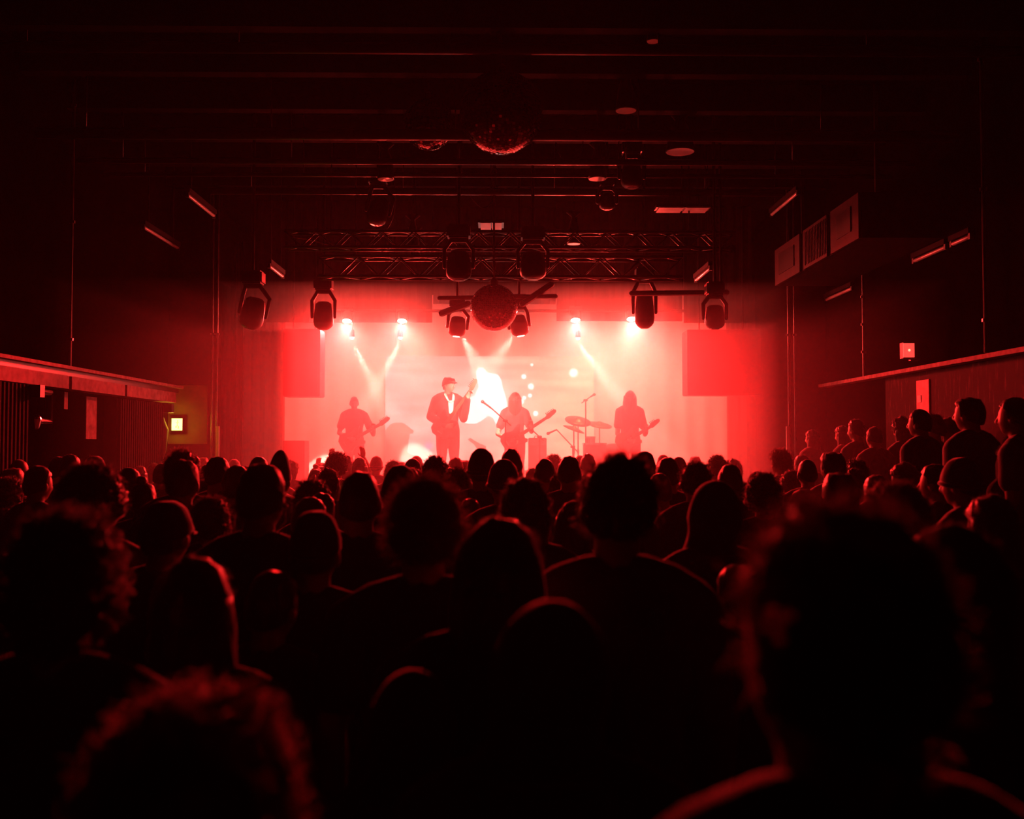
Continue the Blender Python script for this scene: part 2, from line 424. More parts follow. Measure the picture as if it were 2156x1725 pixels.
tube_lamp(WX - 0.06, 1.87 + 0.44 * (WX - 0.06), 9.85, 10.3, 'unlit tube light on the right wall, nearer of the near pair', False)

# ------------------------------------------------------------------ stage surroundings
# white backdrop, gently pleated
bm = bmesh.new(); bw0, bw1 = P(600, 800, 18.2).x, P(1530, 800, 18.2).x; n = 160; front = []; back = []
for k in range(n + 1):
    x = bw0 + (bw1 - bw0) * k / n; y = 18.2 + 0.012 * math.sin(k * 0.9)
    front.append((bm.verts.new((x, y, STZ)), bm.verts.new((x, y, 4.6)))); back.append((bm.verts.new((x, y + 0.02, STZ)), bm.verts.new((x, y + 0.02, 4.6))))
for k in range(n):
    bm.faces.new((front[k][0], front[k+1][0], front[k+1][1], front[k][1])); bm.faces.new((back[k+1][0], back[k][0], back[k][1], back[k+1][1]))
tag(link('backdrop_curtain', bm, M_back), 'wide white backdrop curtain across the back of the stage', 'curtain')
# projection screen with its picture (a video image that gives off light)
SY = 17.95
def screen():
    a = P(812, 750, SY); b = P(1251, 990, SY)
    t = empty('projection_screen', ((a.x + b.x) / 2, SY, STZ), 'wide lit video screen behind the band showing pale clouds and a white burst', 'screen')
    NX, NZ = 420, 230
    def poly(pts):
        def inside(x, y):
            r = False; j = len(pts) - 1
            for i in range(len(pts)):
                xi, yi = pts[i]; xj, yj = pts[j]
                if (yi > y) != (yj > y) and x < (xj - xi) * (y - yi) / (yj - yi) + xi: r = not r
                j = i
            return r
        return inside
    blob = poly([(1002, 782), (1008, 775), (1018, 775), (1026, 785), (1048, 788), (1056, 800), (1058, 815), (1066, 838), (1069, 862), (1066, 885), (1056, 902), (1046, 898),
                 (1038, 880), (1028, 876), (1014, 886), (1002, 893), (985, 892), (966, 887), (972, 868), (984, 840), (1000, 832), (1008, 815), (1004, 800)])
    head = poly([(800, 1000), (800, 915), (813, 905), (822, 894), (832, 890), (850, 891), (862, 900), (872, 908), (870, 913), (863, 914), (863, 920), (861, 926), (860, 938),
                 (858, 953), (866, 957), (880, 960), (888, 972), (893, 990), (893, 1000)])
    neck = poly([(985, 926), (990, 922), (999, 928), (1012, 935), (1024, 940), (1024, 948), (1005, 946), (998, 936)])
    spots = [(1120, 768, 3), (1208, 785, 8), (1103, 793, 5), (1118, 814, 6), (1116, 833, 4), (1128, 871, 5), (1098, 846, 5), (1104, 838, 4)]
    sx = (b.x - a.x) / NX; sz = (a.z - b.z) / NZ
    cols = {}
    bm = bmesh.new(); lay = bm.verts.layers.float_color.new('picture'); grid = []
    for j in range(NZ + 1):
        row = []
        for i in range(NX + 1):
            px = 812 + 439 * i / NX; py = 750 + 240 * j / NZ
            v = bm.verts.new((a.x + sx * i - t.location.x, 0, a.z - sz * j - t.location.z))
            u = (px - 812) / 439.0
            n1 = noise.noise(Vector((px / 120.0, py / 16.0, 3))); n2 = noise.noise(Vector((px / 50.0, py / 30.0, 9)))
            k = 1.0 + 0.5 * n1 + 0.25 * n2 + 0.12 * (py - 750) / 200
            col = Vector((0.62, 0.40 + 0.08 * u, 0.42 - 0.16 * u)) * k
            d = math.hypot((px - 1030) / 60.0, (py - 850) / 55.0)
            col += Vector((0.5, 0.42, 0.40)) * math.exp(-d * d * 0.8)
            d = math.hypot(px - 903, py - 940); col += Vector((0.05, 0.0, 0.35)) * math.exp(-(d / 9) ** 2)
            if blob(px, py): col = Vector((1.7, 1.7, 1.65))
            for sxx, syy, rr in spots:
                d = math.hypot(px - sxx, py - syy)
                col += Vector((2.2, 2.1, 1.9)) * math.exp(-(d / rr) ** 4)
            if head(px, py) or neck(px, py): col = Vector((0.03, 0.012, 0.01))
            v[lay] = (col.x, col.y, col.z, 1); row.append(v)
        grid.append(row)
    for j in range(NZ):
        for i in range(NX):
            bm.faces.new((grid[j][i], grid[j+1][i], grid[j+1][i+1], grid[j][i+1]))
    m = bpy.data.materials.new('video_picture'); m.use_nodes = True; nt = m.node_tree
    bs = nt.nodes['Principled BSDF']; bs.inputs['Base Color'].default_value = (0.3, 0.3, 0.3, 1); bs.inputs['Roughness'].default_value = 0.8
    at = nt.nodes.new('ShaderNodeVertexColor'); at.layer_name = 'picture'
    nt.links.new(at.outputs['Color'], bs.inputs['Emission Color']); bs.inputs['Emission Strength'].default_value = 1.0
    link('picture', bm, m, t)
    bm = bmesh.new(); hx = (b.x - a.x) / 2; box(bm, -hx, hx, 0.004, 0.05, b.z - t.location.z, a.z - t.location.z); link('panel', bm, M_gear, t)
    bm = bmesh.new(); 
    for s in (-1, 1): box(bm, s * hx * 0.8 - 0.03, s * hx * 0.8 + 0.03, 0.05, 0.1, 0, a.z - t.location.z)
    link('stand', bm, M_black, t)
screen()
# black masking drapes
def drape(x0, x1, y, z0, z1, label, pleat=0.03, name='masking_drape'):
    bm = bmesh.new(); n = max(6, int((x1 - x0) / 0.05)); f = []; 
    for k in range(n + 1):
        x = x0 + (x1 - x0) * k / n; yy = y + pleat * math.sin(k * 1.9)
        f.append([bm.verts.new((x, yy, z0)), bm.verts.new((x, yy, z1)), bm.verts.new((x, yy + 0.03, z1)), bm.verts.new((x, yy + 0.03, z0))])
    for p, q in zip(f, f[1:]):
        for e in range(4): bm.faces.new((p[e], q[e], q[(e+1) % 4], p[(e+1) % 4]))
    bm.faces.new(f[0][::-1]); bm.faces.new(f[-1])
    return tag(link(name, bm, M_drape, smooth=False), label, 'drape', 'black masking drapes round the stage')
hz = P(800, 679, 16.4).z
drape(JL + 0.02, P(910, 600, 16.4).x, 16.4, hz, CZ - .005, 'black header drape above the two left lamps', 0.006)
drape(P(1172, 600, 16.4).x, P(1436, 600, 16.4).x, 16.4, P(1300, 676, 16.4).z, CZ - .005, 'black header drape above the two right lamps', 0.006)
drape(P(912, 600, 16.8).x, P(1170, 600, 16.8).x, 16.8, P(1000, 640, 16.8).z, CZ - .005, 'black header drape set back behind the lower mirror ball', 0.01)
drape(P(1440, 600, 16.7).x, JR, 16.7, P(1500, 680, 16.7).z, CZ - .005, 'black header drape at the right end of the stage', 0.01)
drape(JL, P(512, 800, 15.4).x, 15.4, STZ, 5.0, 'black side drape pleated at the left end of the stage', 0.05)
drape(P(508, 800, 17.2).x - 0.4, P(596, 800, 17.2).x, 17.2, STZ, 4.6, 'inner black side drape left of the white backdrop')
drape(P(1535, 800, 17.9).x, JR + 0.3, 17.9, STZ, 4.6, 'inner black side drape right of the white backdrop')
# hung loudspeaker cabinets
def hung_speaker(px0, px1, py0, py1, Y, depth, label, skew=0):
    a = P(px0, py0, Y); b = P(px1, py1, Y); cx = (a.x + b.x) / 2; w = (b.x - a.x) / 2; h = (a.z - b.z)
    t = empty('hung_loudspeaker', (cx, Y, b.z), label, 'loudspeaker', 'hung loudspeakers either side of the stage')
    bm = bmesh.new(); box(bm, -w, w, 0, depth, 0, h); bmesh.ops.bevel(bm, geom=bm.edges[:], offset=0.012, segments=2, affect='EDGES'); link('cabinet', bm, M_gear, t)
    bm = bmesh.new(); box(bm, -w + 0.03, w - 0.03, -0.012, 0, 0.03, h - 0.03); link('grille', bm, M_black, t)
    bm = bmesh.new()
    for s in (-0.6, 0.6): tube(bm, [(s * w, depth / 2, h - 0.02), (s * w, depth / 2, CZ - .004 - b.z)], 0.012, 6, False)
    link('hanging_bar', bm, M_black, t)
hung_speaker(596, 673, 692, 835, 15.3, 0.45, 'black loudspeaker hung left of the bright backdrop')
hung_speaker(1447, 1604, 694, 832, 15.3, 0.45, 'wide black loudspeaker hung right of the bright backdrop')
# side fill cabinet on the stage, left
a = P(595, 928, 16.0); b = P(641, 975, 16.0)
t = empty('stage_monitor', ((a.x + b.x) / 2, 16.0, STZ), 'square black loudspeaker standing at the left of the stage', 'loudspeaker')
w = (b.x - a.x) / 2
bm = bmesh.new(); box(bm, -w, w, 0, 0.4, 0, a.z - STZ); bmesh.ops.bevel(bm, geom=bm.edges[:], offset=0.01, segments=2, affect='EDGES'); link('cabinet', bm, M_gear, t)
bm = bmesh.new(); box(bm, -w + 0.03, w - 0.03, -0.01, 0.0, 0.05, a.z - STZ - 0.04); link('grille', bm, M_black, t)

# ------------------------------------------------------------------ rigging above
def pipe(y, z, x0, x1, r, label):
    bm = bmesh.new(); tube(bm, [(x0, y, z), (x1, y, z)], r, 10, False)
    x = x0 + 0.5
    while x < x1 - 0.3:
        tube(bm, [(x, y, z), (x, y, CZ - .004)], 0.007, 5, False); x += 1.9
    tag(link('lighting_bar', bm, M_black, smooth=True), label, 'pipe', 'lighting bars across the ceiling')
pipe(10.2, 1.87 + 10.2 * (940 - 283) / FPX, -WX + .05, WX - .05, 0.06, 'thick dark bar across the ceiling level with the big mirror ball')
pipe(11.2, 1.87 + 11.2 * (940 - 341) / FPX, -WX + .05, WX - .05, 0.035, 'dark lighting bar just below the big mirror ball')
pipe(11.9, 1.87 + 11.9 * (940 - 370) / FPX, -WX + .05, WX - .05, 0.025, 'thin lighting bar next to the round pendant lamps')
pipe(12.4, 1.87 + 12.4 * (940 - 405) / FPX, -3.6, 3.6, 0.045, 'dark lighting bar above the pale ceiling panel')
pipe(8.9, 1.87 + 8.9 * (940 - 98) / FPX, -WX + .05, WX - .05, 0.05, 'dark bar highest in the picture across the ceiling')
def truss(y, z, x0, x1, s, label):
    t = empty('lighting_truss', ((x0 + x1) / 2, y, z), label, 'truss', 'lighting trusses before the stage')
    bm = bmesh.new(); h = (x1 - x0) / 2
    for dy in (-s / 2, s / 2):
        for dz in (-s / 2, s / 2): tube(bm, [(-h, dy, dz), (h, dy, dz)], 0.022, 8, False)
    link('chord', bm, M_black, t, True, None)
    bm = bmesh.new(); n = int((x1 - x0) / s); 
    for k in range(n):
        xa = -h + k * (2 * h) / n; xb = xa + (2 * h) / n; f = 1 if k % 2 else -1
        for dy in (-s / 2, s / 2): tube(bm, [(xa, dy, -f * s / 2), (xb, dy, f * s / 2)], 0.011, 6, False)
        for dz in (-s / 2, s / 2): tube(bm, [(xa, -f * s / 2, dz), (xb, f * s / 2, dz)], 0.011, 6, False)
    link('lattice', bm, M_black, t, True)
    bm = bmesh.new()
    for xx in (-h * 0.8, h * 0.8): tube(bm, [(xx, 0, s / 2), (xx, 0, CZ - .004 - z)], 0.01, 6, False)
    link('hanger', bm, M_black, t)
zt = 1.87 + 13.0 * (938 - 566) / FPX
truss(13.0, zt, -2.35, 2.4, 0.26, 'black lattice truss above the row of bright lamps')
truss(12.6, 1.87 + 12.6 * (938 - 508) / FPX, -2.7, 3.0, 0.2, 'black lattice truss higher up beside the pale pendant lamps')
# ceiling panels
def panel(px0, px1, py0, py1, Y, label, m, skew):
    a = P(px0, (py0 + py1) / 2, Y); b = P(px1, (py0 + py1) / 2, Y); z = a.z; dep = 0.0
    ya = (z - 1.87) * FPX / (940 - py0) ; yb = (z - 1.87) * FPX / (940 - py1)
    t = empty('ceiling_panel', ((a.x + b.x) / 2, Y, z), label, 'ceiling panel', 'flat panels hung under the ceiling')
    w = (b.x - a.x) / 2
    for s0, s1 in ((-1, -0.02), (0.08, 1)):
        bm = bmesh.new(); box(bm, s0 * w, s1 * w, yb - Y, ya - Y, 0, 0.015); link('pane', bm, m, t)
    bm = bmesh.new(); box(bm, -w - 0.03, w + 0.03, yb - Y - 0.04, ya - Y + 0.04, 0.016, 0.06); link('tray', bm, M_black, t)
    bm = bmesh.new(); tube(bm, [(0, 0, 0.05), (0, 0, CZ - .004 - z)], 0.01, 6, False); link('hanger', bm, M_black, t)
panel(1012, 1056, 472, 487, 13.0, 'small pale pane glowing above the upper truss', M_white, 0)
panel(1384, 1488, 438, 449, 12.6, 'wide flat red lit pane at the right under the ceiling', mat('dull_panel', (0.5, 0.42, 0.42), 0.5), 0)
# pendant lamps
pend = None
def pendant(px, py, w, Y, label):
    global pend
    c = P(px, py, Y); r = w / 2 * Y / FPX
    t = empty('pendant_lamp', c, label, 'lamp', 'round pendant lamps under the ceiling')
    bm = bmesh.new(); lathe(bm, [(1.04 * r, 0.0), (1.0 * r, 0.03), (0.75 * r, 0.22), (0.35 * r, 0.36), (0.1, 0.42), (0.03, 0.44)], seg=28); link('shade', bm, M_black, t, True)
    bm = bmesh.new(); lathe(bm, [(0.98 * r, -0.002), (0.98 * r, -0.008)], seg=28); link('reflector', bm, M_white, t)
    bm = bmesh.new(); tube(bm, [(0, 0, 0.43), (0, 0, CZ - .004 - c.z)], 0.008, 6, False); link('flex', bm, M_black, t)
pendant(812, 377, 34, 11.8, 'pendant lamp with a red lit underside, left of the ceiling middle')
pendant(1258, 376, 38, 11.8, 'pendant lamp with a red lit underside, right of the ceiling middle')
pendant(869, 520, 26, 13.3, 'pendant lamp with a pale underside, upper of the left pair above the stage lamps')
pendant(874, 543, 22, 13.8, 'pendant lamp with a pale underside, lower of the left pair above the stage lamps')
pendant(1208, 513, 27, 13.3, 'pendant lamp with a pale underside above the right stage lamps')
pendant(1318, 232, 44, 10.2, 'pendant lamp half lit red, high right of the big mirror ball')
pendant(1375, 86, 26, 9.0, 'pendant lamp nearest the top edge of the picture')
pendant(1432, 319, 60, 11.4, 'wide flat pendant lamp seen edge on at the upper right')
# cables hanging in loops
for k, (pts, lb) in enumerate(((((628, 480, 12.8), (612, 500, 12.8), (795, 505, 12.8), (826, 477, 12.8)), 'thin loose cable curving above the left lamps'),
        (((985, 400, 12.6), (1000, 425, 12.6), (1025, 436, 12.6), (1035, 420, 12.6)), 'dark cable looping beside the pale ceiling panel'),
        (((1170, 300, 11.3), (1182, 330, 11.3), (1200, 345, 11.3), (1235, 330, 11.3)), 'dark cable drooping right of the big mirror ball'))):
    cu = bpy.data.curves.new('cable', 'CURVE'); cu.dimensions = '3D'; sp = cu.splines.new('BEZIER'); use = pts[1:] if k == 0 else pts
    sp.bezier_points.add(len(use) - 1)
    for q, (a, b, Y) in zip(sp.bezier_points, use): q.co = P(a, b, Y) if (a, b, Y) != use[-1] else Vector((P(a, b, Y).x, Y, CZ - .01)); q.handle_left_type = q.handle_right_type = 'AUTO'
    cu.bevel_depth = 0.007; cu.materials.append(M_steel if k == 0 else M_black)
    o = bpy.data.objects.new('cable', cu); C.objects.link(o)
    me = bpy.data.meshes.new_from_object(o.evaluated_get(bpy.context.evaluated_depsgraph_get())); bpy.data.objects.remove(o); bpy.data.curves.remove(cu)
    o = bpy.data.objects.new('cable', me); C.objects.link(o); tag(o, lb, 'cable')

# mirror balls
def mirror_ball(px, py, rpx, Y, label, nlat, nlon):
    c = P(px, py, Y); r = rpx * Y / FPX
    t = empty('mirror_ball', c, label, 'mirror ball', 'mirror balls hung along the middle of the hall')
    bm = bmesh.new(); rnd = random.Random(rpx)
    for i in range(nlat):
        t0 = PI * (i + 0.06) / nlat; t1 = PI * (i + 0.94) / nlat
        m_ = max(6, int(nlon * math.sin((t0 + t1) / 2)))
        for k in range(m_):
            p0 = 2 * PI * (k + 0.05) / m_; p1 = 2 * PI * (k + 0.95) / m_
            q = [Vector((math.sin(a) * math.cos(b), math.sin(a) * math.sin(b), math.cos(a))) * r for a, b in ((t0, p0), (t1, p0), (t1, p1), (t0, p1))]
            cc = sum(q, Vector()) / 4; rot = Euler((rnd.gauss(0, .008), rnd.gauss(0, .008), rnd.gauss(0, .008))).to_matrix()
            vs = [bm.verts.new(cc + rot @ (v - cc)) for v in q]; bm.faces.new(vs)
    link('mirror_tiles', bm, mat('mirror_glass', (0.24, 0.24, 0.25), 0.05, 1.0, vary=0.02), t)
    bm = bmesh.new(); ellipsoid(bm, (0, 0, 0), (r * 0.985,) * 3, 32, 20); link('core', bm, M_gear, t, True)
    bm = bmesh.new(); tube(bm, [(0, 0, r), (0, 0, CZ - .004 - c.z)], 0.012, 8, False); lathe(bm, [(0.05, r - 0.01), (0.05, r + 0.05), (0.02, r + 0.08)], seg=12); link('hanging_rod', bm, M_steel, t)
mirror_ball(1055, 238, 88, 9.6, 'big mirror ball high in the middle of the hall', 44, 88)
mirror_ball(1040, 648, 50, 12.4, 'smaller mirror ball hanging low in front of the stage', 38, 76)
mirror_ball(903, 262, 55, 11.0, 'dark mirror ball left of the big one, half lost against the ceiling', 30, 60)

# lighting fixtures
def par_can(px, py, Y, label):
    c = P(px, py, Y)
    t = empty('stage_lamp', c, label, 'stage lamp', 'bright stage lamps along the header')
    R = Matrix.Rotation(math.radians(152), 4, 'X')
    bm = bmesh.new(); lathe(bm, [(0.03, -0.2), (0.07, -0.18), (0.078, -0.02), (0.085, 0.0), (0.08, 0.0), (0.072, -0.03)], Matrix.Translation((0, 0.02, 0.05)) @ R, 20, False); link('can', bm, M_black, t, True)
    bm = bmesh.new(); lathe(bm, [(0.07, -0.03), (0.07, -0.026)], Matrix.Translation((0, 0.02, 0.05)) @ R, 20)
    link('lens', bm, mat('lamp_lens', (1, .7, .5), emis=(1.0, 0.62, 0.42), estr=120), t)
    bm = bmesh.new(); tube(bm, [(-0.1, 0.05, 0.1), (-0.1, 0.05, 0.3), (0.1, 0.05, 0.3), (0.1, 0.05, 0.1)], 0.01, 6); tube(bm, [(0, 0.05, 0.3), (0, 0.05, 0.42)], 0.015, 6); link('yoke', bm, M_black, t)
for (px, py), lb in zip(PARS, ('leftmost of the four bright lamps on the header', 'second bright lamp from the left on the header', 'bright lamp just right of the hanging mirror ball', 'rightmost of the four bright lamps on the header')):
    par_can(px, py, PAR_Y + 0.02, lb)
# bar carrying them
bm = bmesh.new(); tube(bm, [P(690, 655, 16.3), P(1440, 655, 16.3)], 0.024, 8, False)
tag(link('lighting_bar', bm, M_black), 'bar in front of the header that carries the four bright lamps', 'pipe', 'lighting bars across the ceiling')
for a, lb in (((741, 712), 'small beam spot below the leftmost bright lamp'), ((843, 712), 'small beam spot below the second bright lamp'), ((1217, 713), 'small beam spot right of the hanging mirror ball')):
    c = P(a[0], a[1], 16.1)
    t = empty('beam_spot', c, lb, 'stage lamp', 'small beam spots under the header')
    bm = bmesh.new(); lathe(bm, [(0.025, 0.14), (0.04, 0.12), (0.042, 0.02), (0.046, 0.012)], seg=16, cap=False); link('can', bm, M_gear, t, True)
    bm = bmesh.new(); ellipsoid(bm, (0, 0, 0.012), (0.034, 0.034, 0.034), 16, 10); link('lens', bm, mat('spot_lens', (1, .8, .6), emis=(1, 0.75, 0.5), estr=25), t)
    bm = bmesh.new(); tube(bm, [(0, 0, 0.13), (0, 0.18, 0.34)], 0.008, 6); link('stem', bm, M_gear, t)
def moving_head(px, py, wpx, hpx, Y, label, tilt=0.0, lit=False, glow=None):
    """px,py centre of the hanging head body"""
    c = P(px, py, Y); s = Y / FPX; w = wpx * s / 2; h = hpx * s / 2
    t = empty('moving_head_light', c, label, 'stage lamp', 'moving head lights before the stage', (0, 0, 0))
    T = Matrix.Rotation(tilt, 4, 'Y')
    bm = bmesh.new()
    lathe(bm, [(w * 0.55, h), (w * 0.8, h * 0.85), (w * 0.95, h * 0.2), (w, -h * 0.45), (w * 0.93, -h * 0.72), (w * 0.7, -h * 0.9), (w * 0.45, -h)], T, 24)
    link('head', bm, M_gear, t, True)
    bm = bmesh.new(); lathe(bm, [(w * 0.42, -h * 1.0), (w * 0.42, -h * 1.03)], T, 20)
    link('lens', bm, mat('head_lens_lit', (1, .9, .8), emis=(1, .7, .5), estr=8) if lit else M_black, t)
    bm = bmesh.new()
    for k in (-1, 1): tube(bm, [T @ Vector((k * (w + 0.02), 0, -h * 0.1)), T @ Vector((k * (w + 0.02), 0, h * 1.1)), Vector((k * w * 0.6, 0, h * 1.75))], [0.022, 0.026, 0.026], 8)
    tube(bm, [Vector((-w * 0.6, 0, h * 1.75)), Vector((w * 0.6, 0, h * 1.75))], 0.03, 8)
    link('yoke', bm, M_gear, t, True)
    bm = bmesh.new(); box(bm, -w * 0.9, w * 0.9, -w * 0.8, w * 0.8, h * 1.85, h * 1.85 + 0.16); bmesh.ops.bevel(bm, geom=bm.edges[:], offset=0.02, segments=2, affect='EDGES')
    link('base', bm, M_gear, t)
    bm = bmesh.new(); tube(bm, [(0, 0, h * 1.85 + 0.15), (0, 0, CZ - .004 - c.z)], 0.02, 8, False); link('clamp_bar', bm, M_black, t)
moving_head(532, 660, 50, 66, 12.0, 'dark moving head light hanging at the far left before the stage', math.radians(12))
moving_head(681, 665, 42, 58, 13.6, 'moving head light just left of the leftmost bright lamp')
moving_head(963, 688, 36, 42, 13.6, 'moving head light left of the hanging mirror ball with a beam from its foot', math.radians(6), True)
moving_head(1093, 686, 38, 44, 13.6, 'moving head light right of the hanging mirror ball with a beam from its foot', math.radians(-10), True)
moving_head(1357, 655, 42, 72, 13.4, 'red lit moving head light beside the rightmost bright lamp')
moving_head(1505, 668, 42, 50, 12.0, 'dark moving head light hanging at the right before the stage')
moving_head(966, 560, 54, 62, 12.0, 'dark rounded moving head light above and left of the hanging mirror ball')
moving_head(1122, 560, 56, 58, 12.2, 'dark rounded moving head light above and right of the hanging mirror ball')
moving_head(1330, 372, 46, 50, 11.4, 'dark moving head light right of the red lit pendant lamp')
moving_head(796, 445, 44, 60, 12.2, 'dark moving head light upper left under the ceiling', math.radians(14))
moving_head(1278, 425, 34, 34, 12.2, 'dark small moving head light under the right pendant lamp')
# short black bar that carries the right hand heads
bm = bmesh.new(); tube(bm, [P(1330, 618, 12.6), P(1530, 616, 12.2)], 0.035, 8)
q = P(1518, 616, 12.2); tube(bm, [q, (q.x, q.y, CZ - .03)], 0.02, 8)
tag(link('lighting_bar', bm, M_black), 'short thick bar above the moving head light at the right', 'pipe', 'lighting bars across the ceiling')
bm = bmesh.new()
for (a, b) in (((925, 628), (1170, 624)),): tube(bm, [P(a[0], a[1], 13.2), P(b[0], b[1], 13.2)], 0.03, 8)
for (a, b) in (((930, 660), (985, 640)), ((1100, 640), (1160, 600))): tube(bm, [P(a[0], a[1], 13.2), P(b[0], b[1], 13.2)], 0.045, 8)
q = P(1040, 640, 13.2); tube(bm, [P(1040, 624, 13.2), (q.x, q.y, CZ - .03)], 0.02, 8)
tag(link('lighting_bar', bm, M_black), 'crossed black bars either side of the hanging mirror ball', 'pipe', 'lighting bars across the ceiling')

# ------------------------------------------------------------------ people
HC = Vector((0, 0.018, 1.632)); HX, HY, HZ = 0.074, 0.094, 0.118
def head_point(d):
    x, y, z = d
    sx = sy = 1.0
    if z < 0:
        sx *= 1 - 0.30 * (-z) ** 1.6
        if y < 0: sy *= 1 - 0.38 * (-z) ** 1.2
    p = Vector((x * HX * sx, y * HY * sy, z * HZ))
    def bump(c, s, a):
        q = (d - Vector(c).normalized()).length; return a * math.exp(-(q / s) ** 2)
    f = bump((0, 1, -0.52), 0.16, 0.006) + bump((0, 0.8, -0.85), 0.25, 0.012) + bump((0, 1, 0.2), 0.25, 0.004)
    f += bump((0.36, 1, 0.04), 0.14, -0.008) + bump((-0.36, 1, 0.04), 0.14, -0.008) + bump((0.5, 0.8, -0.3), 0.2, 0.003) + bump((-0.5, 0.8, -0.3), 0.2, 0.003)
    return p + d * f
def lathe_dir(bm, pts, ra, rb, A):
    """flattened tube: radius ra along A, rb across"""
    rings = []
    for i, p in enumerate(pts):
        d = (pts[min(i + 1, len(pts) - 1)] - pts[max(i - 1, 0)]).normalized()
        u = (A - d * A.dot(d)).normalized(); v = d.cross(u)
        rings.append([bm.verts.new(p + u * math.cos(2*PI*k/12) * ra[i] + v * math.sin(2*PI*k/12) * rb[i]) for k in range(12)])
    for a, b in zip(rings, rings[1:]):
        for k in range(12): bm.faces.new((a[k], a[(k+1) % 12], b[(k+1) % 12], b[k]))
    bm.faces.new(rings[0][::-1]); bm.faces.new(rings[-1])
def hand(bm, W, D, S, curl=0.25, spread=0.1):
    D = D.normalized(); S = (S - D * S.dot(D)).normalized(); N = D.cross(S)
    lathe_dir(bm, [W - D * 0.01, W + D * 0.02, W + D * 0.06, W + D * 0.09], [0.026, 0.034, 0.042, 0.036], [0.018, 0.017, 0.015, 0.011], S)
    for k, L in enumerate((0.072, 0.082, 0.076, 0.058)):
        off = (0.030, 0.010, -0.010, -0.029)[k]
        p = W + D * 0.085 + S * off; a = 0.0; d0 = (D + S * (off * 10 * spread)).normalized(); pts = [p]
        for j, fr in enumerate((0.45, 0.32, 0.23)):
            a += curl * (1 + 0.2 * k); dd = d0 * math.cos(a) + N * math.sin(a); p = p + dd * L * fr; pts.append(p)
        tube(bm, pts, [0.0095, 0.0088, 0.008, 0.0068], 8)
    p = W + D * 0.02 + S * 0.026; d0 = (D * 0.55 + S * 0.85).normalized(); d1 = (D * 0.85 + S * 0.4 + N * curl).normalized()
    tube(bm, [p, p + d0 * 0.035, p + d0 * 0.035 + d1 * 0.03], [0.013, 0.0105, 0.008], 8)

V = Vector
POSES = {
 'down':   dict(re=V((.235,-.03,1.14)), rw=V((.24,.07,.90)), rd=V((0,.2,-1)), le=V((-.235,-.03,1.14)), lw=V((-.24,.07,.90)), ld=V((0,.2,-1))),
 'folded': dict(re=V((.235,.03,1.15)), rw=V((.03,.20,1.15)), rd=V((-1,.1,.1)), le=V((-.235,.03,1.15)), lw=V((-.03,.235,1.10)), ld=V((1,.1,-.1))),
 'pockets':dict(re=V((.27,-.05,1.16)), rw=V((.20,.05,.95)), rd=V((-.2,.3,-1)), le=V((-.27,-.05,1.16)), lw=V((-.20,.05,.95)), ld=V((.2,.3,-1))),
 'raised': dict(re=V((.30,.10,1.60)), rw=V((.20,.20,1.80)), rd=V((-.1,.1,1)), le=V((-.30,.10,1.58)), lw=V((-.24,.20,1.78)), ld=V((.1,.1,1)), vox=0.0052),
 'chin':   dict(re=V((.25,.10,1.15)), rw=V((.08,.18,1.38)), rd=V((-.3,-.2,1)), le=V((-.235,.03,1.15)), lw=V((.02,.20,1.10)), ld=V((1,.1,0)), vox=0.007),
}
BODY = {}
